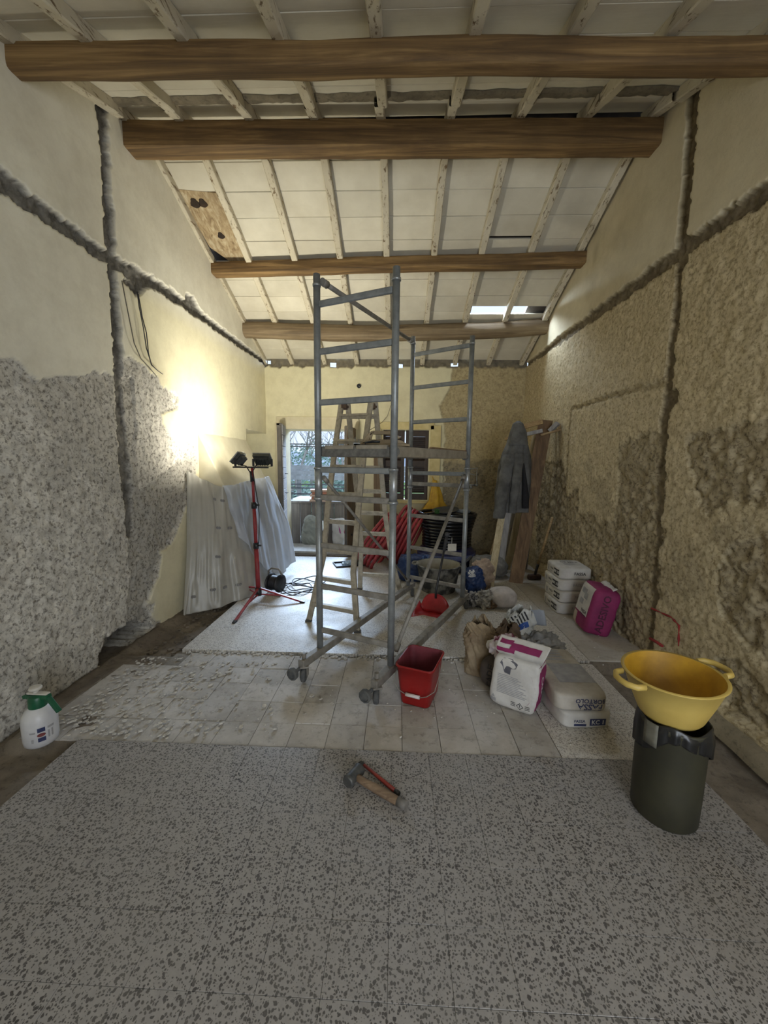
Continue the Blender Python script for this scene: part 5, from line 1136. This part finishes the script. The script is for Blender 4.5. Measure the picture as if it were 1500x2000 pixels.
# brown paper sack, its dark slumped neighbour, blue-white and grey crumpled bags, small bits
def open_sack(name, label, c, prof, mat, R=None, seed=1, p=3.0, jag=.03, cr=.10, inside=None, cat='sack'):
    t = thing(name, label, cat, c); c = V(c); n = 110; K = len(prof); I = 70
    q = np.linspace(0, 2 * PI, n + 1)[None, :].repeat(I + 1, 0); i_ = np.linspace(0, 1, I + 1)[:, None].repeat(n + 1, 1); pr = np.array(prof); xs = np.linspace(0, 1, K)
    z, rx, ry, dx, dy = [np.interp(i_, xs, pr[:, m]) for m in range(5)]; cs, sn = np.cos(q), np.sin(q); r = (np.abs(cs) ** p + np.abs(sn) ** p) ** (-1 / p)
    ar = np.abs(fbm(cs * 2.2 + i_ * 3.1 + 7, sn * 2.2 - i_ * 2.6 + 7, 2, seed) - .5) * 2.6 + np.abs(fbm(cs * 5 + i_ * 8 + 7, sn * 5 + i_ * 6 + 7, 2, seed + 3) - .5) * 1.5 + np.abs(fbm(cs * 11 - i_ * 15 + 7, sn * 11 + i_ * 13, 2, seed + 5) - .5) * .8 - .6
    r = r * (1 + cr * 1.6 * ar * (.4 + .9 * i_)); top = np.clip((i_ - .8) / .2, 0, 1); zz = np.maximum(.002, z + top * jag * 2 * (fbm(cs * 3 + 5, sn * 3 + 5, 4, seed + 7) - .5) - top ** 2 * .02 * np.sin(3 * q + seed)); lean_ = top * .03 * np.sin(q * 2 + seed)
    P = np.stack([rx * r * cs * (1 - top * .12) + dx + lean_, ry * r * sn * (1 - top * .12) + dy, zz], -1); G = [[c + ((R @ V(v)) if R else V(v)) for v in row] for row in P.tolist()]
    b = MB(); b.grid(G); o = b.build('body', mat, t, solid=.003); bv = bvh_of(b); b = MB(); b.add(G[0][:-1], [tuple(range(n))]); b.add(G[int(I * .55)][:-1], [tuple(range(n))]); b.build('contents', inside or M('sack_dark_inside', C(70, 60, 52), C(52, 46, 40), 10, .95), t); return t, o, bv
brownp = M('brown_kraft_paper', C(158, 142, 116), C(118, 100, 78), 7, .85, bumps=.5, bdist=.012); kraft = M('dark_kraft', C(118, 100, 82), C(80, 66, 54), 9, .85, bumps=.5, bdist=.012)
open_sack('paper_sack', 'crumpled open brown paper sack at the left end of the heap', (.62, 2.68, 0), [(.002, .10, .09, 0, 0), (.10, .10, .09, 0, 0), (.22, .095, .085, -.005, 0), (.30, .10, .085, 0, 0), (.375, .07, .06, -.02, 0)], brownp, Rz(-.3), 141, 4, .06, .17)
open_sack('paper_sack', 'smaller brown paper sack squeezed between the open sacks', (.80, 2.66, 0), [(.002, .09, .09, 0, 0), (.16, .09, .085, 0, 0), (.28, .085, .07, 0, 0), (.36, .06, .055, .01, 0)], kraft, Rz(.4), 146, 3, .05, .18)
dk = thing('slumped_sack', 'dark end of a slumped sack below the brown paper sack', 'sack', (.68, 2.47, 0)); R = Rz(-.62); mb = sack_mb((.69, 2.50, .10), (.20, .20, .20), R, 151, 2.6, .008, 9, 0); o = mb.build('body', M('dark_printed_sack', C(92, 84, 80), C(66, 60, 58), 9, .85, bumps=.3), dk)
bv = bvh_of(mb); fx, fy = R @ V((1, 0, 0)), R @ V((0, 1, 0)); decal(o, bv, [text2d('CADE', .06)], V((.69, 2.50, .10)) - fy * .1 , (0, 0, 1), -fx, inkb, 'lettering', .002)
wbp = M('crumpled_white_plastic', C(204, 206, 206), C(166, 168, 166), 9, .5, bumps=.5, bdist=.01)
t, o, bv = open_sack('crumpled_bag', 'crumpled white bag with striped print and a blue patch, tallest of the heap', (.93, 2.88, 0), [(.002, .11, .09, 0, 0), (.12, .12, .095, 0, 0), (.24, .11, .085, .01, 0), (.31, .105, .07, .03, 0), (.39, .09, .05, .06, 0)], wbp, Rz(.15), 156, 2.6, .05, .16)
decal(o, bv, [rect2d(-.02, .07, .01, .05, 8, 4)], (.95, 2.79, .26), (.95, .1, .28), (-.28, 0, .96), M('blue_print', C(40, 86, 168), C(30, 66, 136), 12, .6), 'blue_patch', .004)
decal(o, bv, [rect2d(-.09 + .026 * i, -.078 + .026 * i, -.03, .035, 2, 6) for i in range(7)], (.93, 2.79, .335), (.9, .1, .42), (-.42, 0, .9), inkb, 'print', .004)
b = MB(); b.grid([[V((1.00 + .13 * u_ - .02 * s, 2.82 + .03 * math.sin(u_ * 5) + .02 * s, .27 + .11 * s + .05 * u_ + .012 * nz((u_ * 4, s * 3, 0), 1, 8))) for u_ in [j / 14 for j in range(15)]] for s in [i / 10 for i in range(11)]]); b.build('torn_flap', film_mat('bluish_film', C(190, 198, 212), .92, .3), t, solid=.002)
t, o = heap('crumpled_bag', 'grey torn bag slumped behind the flat sacks', 'bag', (1.07, 2.80, 0), (.34, .26, .24), 161, M('grey_torn_paper', C(160, 160, 160), C(112, 112, 114), 9, .8, bumps=.5, bdist=.012), .3, cr=.045, cf=14, part='body')
b = MB(); b.grid([[V((.97 + .085 * u_ + .03 * s, 2.655 + .02 * s, .215 - .075 * s - .015 * u_)) for u_ in [j / 6 for j in range(7)]] for s in [i / 5 for i in range(6)]]); b.build('blue_label', MATS['blue_print'], t, solid=.002)
t, o = heap('wrapper', 'crumpled magenta and white wrapper behind the front sack', 'wrapper', (.735, 2.46, .24), (.22, .14, .13), 166, M('magenta_white_wrapper', C(206, 198, 202), C(132, 36, 84), 7, .6, bumps=.4, contrast=(.46, .54)), .4, cr=.03, part='paper')
t, o = heap('paper_cup', 'crumpled white paper scrap on the brown sack', 'paper', (.665, 2.50, .235), (.085, .08, .085), 171, paper, .2, cr=.012, part='paper')

# ---- red mop bucket
rb = thing('bucket', 'red rectangular plastic bucket with a white-gripped wire handle', 'bucket', (.18, 2.33, 0))
rbm = M('red_bucket_plastic', C(146, 26, 24), C(126, 20, 20), 6, .42); rbi = M('dusty_red_inside', C(124, 52, 62), C(100, 38, 48), 8, .7)
fx = V((.216, -.081, 0)).normalized(); fy = V((-fx.y, fx.x, 0)); cb = V((.165, 2.345, 0))
def rring(w, l, z, r=.035, n=6, lip=0.0):
    out = []
    for cx, cy, a0 in ((w / 2 - r, -l / 2 + r, -PI / 2), (w / 2 - r, l / 2 - r, 0), (-w / 2 + r, l / 2 - r, PI / 2), (-w / 2 + r, -l / 2 + r, PI)):
        for i in range(n + 1): q = a0 + PI / 2 * i / n; out.append((cx + r * math.cos(q), cy + r * math.sin(q)))
    res = []
    for x, y in out: res.append(cb + fx * x + fy * y + V((0, 0, z + lip * max(0, 1 - abs(x) / .06) * (1 if y > l / 2 - .02 else 0))))
    return res + [res[0]]
b = MB(); b.grid([rring(.185, .235, .002), rring(.19, .24, .01), rring(.212, .268, .13), rring(.234, .292, .252, lip=.010), rring(.250, .308, .254, lip=.010), rring(.250, .308, .264, lip=.012), rring(.232, .290, .264, lip=.012)]); b.add(rring(.185, .235, .002)[:-1], [tuple(range(28))]); b.build('body', rbm, rb)
b = MB(); b.grid([rring(.232, .290, .264, lip=.012), rring(.206, .262, .13), rring(.184, .234, .012)]); b.add(rring(.184, .234, .012)[:-1], [tuple(range(28))]); b.build('lining', rbi, rb)
b = MB(); hf = lambda x, y, z: cb + fx * x + fy * y + V((0, 0, z))
b.tube([hf(-.127, -.0, .235), hf(-.140, -.06, .19), hf(-.132, -.13, .135), hf(-.09, -.152, .105), hf(-.05, -.150, .088), hf(.05, -.150, .088), hf(.09, -.152, .105), hf(.132, -.13, .135), hf(.138, -.06, .19), hf(.127, 0, .235)], .0028, 6); b.build('wire_handle', steel_d, rb)
b = MB(); b.tube([hf(-.045, -.152, .088), hf(.045, -.152, .088)], .011, 10); b.build('grip', M('white_grip', C(214, 206, 204), C(196, 188, 186), 20, .5), rb)

# ---- dark bin with a yellow tub on top
olive = M('olive_drum', C(54, 52, 36), C(40, 39, 28), 6, .6, bumps=.08); 
bi = thing('drum', 'dark olive drum lined with a black bag under the yellow tub', 'drum', (1.19, 1.56, 0)); cB = V((1.19, 1.56, 0))
b = MB(); b.lathe([(.003, .002), (.116, .002), (.123, .012), (.126, .15), (.127, .42), (.131, .43), (.131, .445), (.124, .445), (.120, .3), (.116, .02), (.003, .02)], cB, 48); b.build('body', olive, bi)
b = MB(); G = []
for i in range(11):
    t = i / 10; row = []
    for j in range(64):
        q = 2 * PI * j / 64; fo = .006 * math.sin(11 * q + 2 * math.sin(3 * q)) + .004 * math.sin(23 * q); r = .126 + .009 * min(1, t * 3) * (1 - t * .2) + fo * min(1, t * 2) + (.0); row.append(cB + V((r * math.cos(q), r * math.sin(q), .455 - .105 * t * (1 + .45 * math.sin(2 * q + 2.2)) + .01 * math.sin(5 * q))))
    G.append(row + [row[0]])
b.grid(G); b.build('bin_liner', M('black_bin_liner', C(24, 24, 24), C(36, 36, 36), 12, .35), bi, solid=.002)
b = MB(); b.grid([[cB + V((.1405 * math.cos(q), .1405 * math.sin(q), .455 - z)) for z in (0, .03, .07, .10)] for q in [3.35 + .1 * i for i in range(5)]]); b.build('torn_corner', M('grey_liner_corner', C(110, 108, 96), C(84, 82, 72), 12, .6), bi, solid=.002)
yel = M('yellow_tub_plastic', C(204, 178, 98), C(186, 158, 80), 5, .5, bumps=.05, contrast=(.3, .7)); yeli = M('yellow_tub_inside', C(196, 152, 40), C(160, 120, 32), 7, .6)
tb = tub('yellow_tub', 'yellow two-handled builder\'s tub resting on the dark drum', (1.18, 1.57, .455), .120, .180, .19, yel, yeli, th=.006, handles=(3.32, .18), hw=.062, tilt=Rx(.02) @ Ry(-.05), lipw=.007)

# ---- club hammer and red chisel
hm = thing('club_hammer', 'club hammer with a dusty wooden handle on the terrazzo', 'hammer', (-.1, 1.62, 0))
h0, h1 = atz(688, 1513, .03), atz(772, 1562, .022); d = (h1 - h0); d.z = 0; d.normalize(); n = V((-d.y, d.x, 0)); hc = h0 + V((0, 0, .004)) + d * .01; hc.z = .032
b = MB(); b.tube([hc - n * .052, hc - n * .045, hc - n * .025, hc + n * .025, hc + n * .045, hc + n * .052], [.026, .031, .027, .027, .031, .026], 8); b.build('head', M('dull_iron', C(72, 74, 76), C(98, 98, 96), 24, .55, .5, .2), hm)
b = MB(); b.tube([hc, hc + d * .06 - V((0, 0, .006)), hc + d * .15 - V((0, 0, .008)), hc + d * .235 - V((0, 0, .010)), hc + d * .265 - V((0, 0, .010))], [.015, .017, .020, .019, .018], 14); b.build('handle', wood_mat('hammer_handle', C(150, 128, 104), C(126, 104, 82), C(94, 76, 60), 0, 6), hm)
b = MB(); b.tube([hc + d * .24 - V((0, 0, .010)), hc + d * .285 - V((0, 0, .010))], .020, 14); b.build('tape_wrap', M('dusty_tape', C(120, 116, 110), C(96, 92, 88), 20, .9), hm)
cz = thing('chisel', 'thin red chisel lying along the hammer handle', 'chisel', (-.05, 1.66, 0))
a = atz(711, 1494, .012); c = atz(779, 1551, .012); b = MB(); d2 = (c - a).normalized(); b.tube([a, a.lerp(c, .9)], [.007, .0095], 8); b.build('shank', M('red_lacquer', C(154, 58, 44), C(128, 46, 38), 16, .5), cz)
b = MB(); b.tube([a.lerp(c, .9), c], [.011, .012], 8); b.build('striking_end', M('dark_steel', C(50, 50, 52), C(66, 64, 62), 20, .5, .5), cz)
b = MB(); b.bar(a, a - d2 * .03, .016, .006); b.build('tip', MATS['dark_steel'], cz)

# ---- pressure sprayer
sp = thing('sprayer', 'white pressure sprayer bottle with a green pump head by the left wall', 'sprayer', (-1.90, 1.83, 0)); c = V((-1.895, 1.835, -.01))
b = MB(); b.lathe([(.003, .004), (.062, .002), (.072, .012), (.076, .035), (.077, .13), (.072, .165), (.056, .195), (.040, .208), (.036, .215)], c, 40); mbv = bvh_of(b); bo = b.build('bottle', M('white_bottle', C(206, 206, 208), C(190, 190, 194), 8, .4), sp)
green = M('green_plastic', C(22, 92, 62), C(16, 74, 50), 14, .4); b = MB(); b.lathe([(.039, .200), (.041, .215), (.040, .252), (.036, .268), (.020, .274), (.003, .275)], c, 28)
hx = V((.93, -.1, 0)).normalized(); b.bar(c + hx * -.055 + V((0, 0, .258)), c + hx * .075 + V((0, 0, .268)), .03, .022); b.bar(c + hx * .062 + V((0, 0, .270)), c + hx * .128 + V((0, 0, .188)), .024, .016); b.bar(c - hx * .05 + V((0, 0, .258)), c - hx * .082 + V((0, 0, .250)), .022, .02); b.build('pump_head', green, sp, bevel=.003)
b = MB(); b.bar(c + hx * -.05 + V((0, 0, .277)), c + hx * .07 + V((0, 0, .284)), .026, .008); b.tube([c + V((-.005, 0, .275)), c + V((-.005, 0, .305))], .012, 12); b.lathe([(.003, .300), (.027, .300), (.030, .308), (.026, .316), (.003, .318)], c + V((-.005, 0, 0)), 20); b.build('pump_knob', M('white_knob', C(208, 204, 196), C(192, 188, 180), 12, .45), sp, bevel=.002)
b = MB(); b.tube([c - hx * .082 + V((0, 0, .250)), c - hx * .112 + V((0, 0, .246))], .005, 8); b.build('nozzle', tin, sp)
vx = V((.70, -.71, 0)); nrm = V((.71, .70, 0)); P0 = c + V((.72, -.69, 0)) * 0; ax_ = V((.69, .72, 0)); vv = V((.72, -.69, 0))
def wrap(shapes, mat, name, z, a0): # flat print wrapped round the bottle
    m = MB()
    for v, f_ in shapes: m.add([c + V((.0785 * math.cos(a0 + x / .0785), .0785 * math.sin(a0 + x / .0785), z + y)) for x, y in v], f_)
    m.build(name, mat, bo)
wrap([rect2d(-.012, .02, .022, .045), rect2d(-.012, .02, -.03, -.008)], inkn, 'label', .075, -.80); wrap([rect2d(.03, .06, .03, .042), rect2d(.03, .038, -.02, .02), rect2d(.046, .054, -.02, .02), rect2d(-.045, -.02, .02, .028), rect2d(-.04, -.03, -.03, -.01)], inkg, 'label_print', .075, -.80)
wrap([([(.018 * math.cos(q), .010 * math.sin(q)) for q in [2 * PI * i / 16 for i in range(16)]], [tuple(range(16))])], M('dull_red_print', C(120, 60, 60), C(100, 50, 50), 20, .7), 'emblem', .081, -.76)

# ================================================================== OUTSIDE THE DOOR
def ostruct(b, name, mat, **k): return struct(b.build(name, mat, **k))
b = MB(); b.box((-1.2, 8.2, -.06), (8, 3.3, .12)); ostruct(b, 'terrace', M('terrace_paving', C(196, 192, 180), C(170, 166, 156), 3, .9))
b = MB(); b.box((0, 30, -1.05), (70, 44, .1)); ostruct(b, 'lawn', pos_mat('lawn_grass', C(104, 146, 62), C(134, 170, 84), C(76, 116, 48), .9, 9, .95))
b = MB(); b.box((0, 6.95, 4.2), (10, .01, .01)); 
rlm = M('dark_rail', C(44, 46, 50), C(60, 62, 66), 20, .6)
rl = thing('balustrade', 'thin black iron balustrade outside the door at the left', 'railing', (-2.3, 7.4, 0))
for k in range(8):
    x = -2.75 + .105 * k; b = MB(); b.bar((x, 7.25, 0), (x, 7.25, .92), .016, .016); b.build('bar', rlm, rl)
b = MB(); b.bar((-2.8, 7.25, .93), (-1.98, 7.25, .93), .03, .03); b.build('top_rail', rlm, rl)
woodg = wood_mat('weathered_planks', C(140, 134, 130), C(116, 110, 108), C(88, 84, 82), 2, 3)
wb = thing('wooden_chest', 'weathered grey plank chest on the terrace outside the door', 'chest', (-1.4, 7.6, 0))
for k in range(5): b = MB(); b.box((-2.0, 7.0 + .2 * k + .1, .38), (.03, .192, .76)); b.build('plank', woodg, wb, bevel=.004)
for k in range(5): b = MB(); b.box((-1.9 + .21 * k, 7.0, .38), (.2, .03, .76)); b.build('plank', woodg, wb, bevel=.004)
b = MB(); b.box((-1.45, 7.5, .78), (1.22, 1.1, .04)); b.build('lid', woodg, wb, bevel=.006)
gs = thing('rubble_sack', 'full pale grey sack leaning on the terrace chest', 'sack', (-1.55, 6.85, 0)); mb = sack_mb((-1.55, 6.86, .27), (.34, .16, .54), Rx(-.14) @ Ry(.12), 181, 4.5, .02, 8, 0, crumple=.01); mb.build('body', M('pale_sack', C(176, 182, 178), C(150, 156, 152), 8, .85, bumps=.3), gs)
gs = thing('rubble_sack', 'white and magenta sack by the right door leaf outside', 'sack', (-1.08, 6.9, 0)); mb = sack_mb((-1.06, 6.92, .25), (.26, .16, .5), Rx(-.1), 184, 4, .02, 8, 0); o = mb.build('body', M('white_plastic_sack', C(214, 212, 214), C(190, 188, 190), 8, .6, bumps=.3), gs); bv = bvh_of(mb)
decal(o, bv, [([(-.02, .2), (.12, .05), (.12, -.12), (.02, -.02)], [(0, 1, 2, 3)])], (-1.06, 6.84, .27), (1, 0, 0), (0, 0, 1), M('bright_magenta', C(176, 50, 140), C(156, 40, 120), 10, .6), 'print', .006)
tc = M('terracotta', C(178, 120, 98), C(150, 98, 80), 14, .9)
for k in range(5):
    b = MB(); b.box((-1.42 + .03 * (k % 2), 7.02, .815 + .045 * k), (.36, .22, .04), Rz(.06 * k)); tag(b.build('roof_tile', tc if k % 2 else M('pale_brick', C(206, 180, 164), C(180, 152, 138), 14, .9), bevel=.006), ('lowest', 'second', 'middle', 'fourth', 'topmost')[k] + ' flat clay tile of the small pile on the terrace chest', 'tile', 'clay tiles on the terrace chest')
fn = thing('fence', 'grey board fence with open rails beyond the terrace', 'fence', (-2.4, 10.5, -.6))
for k in range(3): b = MB(); b.box((-2.4, 10.5, 1.36 - .135 * k), (7, .03, .128)); b.build('board', M('grey_fence', C(126, 128, 130), C(104, 106, 108), 6, .8), fn)
for z in (.90, .80, .64): b = MB(); b.bar((-5.9, 10.5, z), (1.1, 10.5, z), .03, .035); b.build('rail', rlm, fn)
for x in (-4.6, -2.72, -.6): b = MB(); b.box((x, 10.54, .2), (.12, .06, 2.4)); b.build('post', MATS['grey_fence'], fn)
pg = thing('pergola_rods', 'pair of dark rods spanning the terrace above the doorway view', 'pergola', (-1.6, 8.2, 2))
for z in (1.885, 1.835): b = MB(); b.bar((-4.5, 8.2, z), (1.5, 8.2, z), .022, .022); b.build('rod', rlm, pg)
for x in (-4.5, 1.5): b = MB(); b.bar((x, 8.2, 0), (x, 8.2, 1.9), .05, .05); b.build('post', rlm, pg)
b = MB(); b.bar((-1.05, 7.6, 2.12), (-.65, 7.6, 1.85), .02, .02); b.build('stay', tc, pg)
bark = M('pale_bark', C(190, 184, 180), C(158, 152, 150), 8, .95)
def tree(label, base, h, seed, mat, spread=.55):
    rnd = random.Random(seed); t = thing('bare_tree', label, 'tree', base); tr_ = MB(); br = MB()
    def grow(mb, p, d, L, r, lvl):
        pts = [p]; q = p
        for i in range(4): d = (d + V((rnd.uniform(-1, 1), rnd.uniform(-1, 1), rnd.uniform(-.4, .9))) * .14).normalized(); q = q + d * (L / 4); pts.append(q)
        mb.tube(pts, [r * (1 - .12 * i) for i in range(5)], 5 if lvl else 8)
        if lvl < 5:
            for k in range(3 if lvl < 4 else 2):
                a = V((rnd.uniform(-1, 1), rnd.uniform(-1, 1), rnd.uniform(-.1, 1.0))).normalized(); grow(br, pts[rnd.choice((2, 3, 4, 4))], (d * (1 - spread) + a * spread).normalized(), L * rnd.uniform(.6, .82), r * .52, lvl + 1)
    grow(tr_, V(base), V((0.05, 0, 1)), h * .30, h * .022, 0); tr_.build('trunk', mat, t); br.build('branches', mat, t)['kind'] = 'stuff'
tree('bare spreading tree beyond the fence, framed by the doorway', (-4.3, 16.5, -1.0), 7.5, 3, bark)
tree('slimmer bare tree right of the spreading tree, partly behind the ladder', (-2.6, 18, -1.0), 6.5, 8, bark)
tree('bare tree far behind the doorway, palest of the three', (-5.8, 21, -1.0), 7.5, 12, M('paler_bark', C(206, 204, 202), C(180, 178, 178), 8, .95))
def bush(label, c, r, seed, mat):
    rnd = random.Random(seed); t = thing('bush', label, 'bush', V(c)); b = MB()
    for i in range(2600):
        d = V((rnd.gauss(0, 1), rnd.gauss(0, 1), rnd.gauss(0, 1))).normalized(); p = V(c) + V((0, 0, r * .8)) + V((d.x * r * 1.3, d.y * r, d.z * r * .9)) * rnd.uniform(.6, 1) * (1 + .25 * nz(d, 2.4, seed)); n = V((rnd.uniform(-1, 1), rnd.uniform(-1, 1), rnd.uniform(-1, 1))).normalized(); x = n.orthogonal().normalized() * .11; y = n.cross(x); b.add([p - x, p - y * .5, p + x, p + y * .5], [(0, 1, 2, 3)])
    o = b.build('foliage', mat, t); o['kind'] = 'stuff'; b = MB(); b.tube([V(c), V(c) + V((0, 0, r))], r * .06, 6); b.build('stem', bark, t)
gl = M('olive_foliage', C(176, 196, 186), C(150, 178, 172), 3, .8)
bush('grey-green bush under the bare trees behind the fence', (-3.2, 15, -1.0), 1.0, 5, gl); bush('broad green hedge-like bush left of the doorway view', (-6.4, 16, -1.0), 1.5, 6, M('green_foliage', C(178, 204, 150), C(148, 182, 130), 3, .8)); bush('dark bluish bush seen beside the ladder stile', (-1.7, 16, -1.0), 1.2, 7, gl); bush('low distant bush behind the spreading bare tree', (-4.9, 22, -1.0), 2.2, 9, gl)
b = MB()
g = []
for i in range(41):
    x = -60 + 3 * i; hh = 3.0 + 2.2 * nz((x, 0, 0), .05, 3) + .8 * nz((x, 4, 0), .2, 4); g.append([V((x, 70, -2)), V((x, 74, hh * .7)), V((x, 80, hh + 1.5))])
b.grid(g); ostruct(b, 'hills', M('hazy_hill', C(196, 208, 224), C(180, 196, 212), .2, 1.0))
# light mounts and small leftovers inside
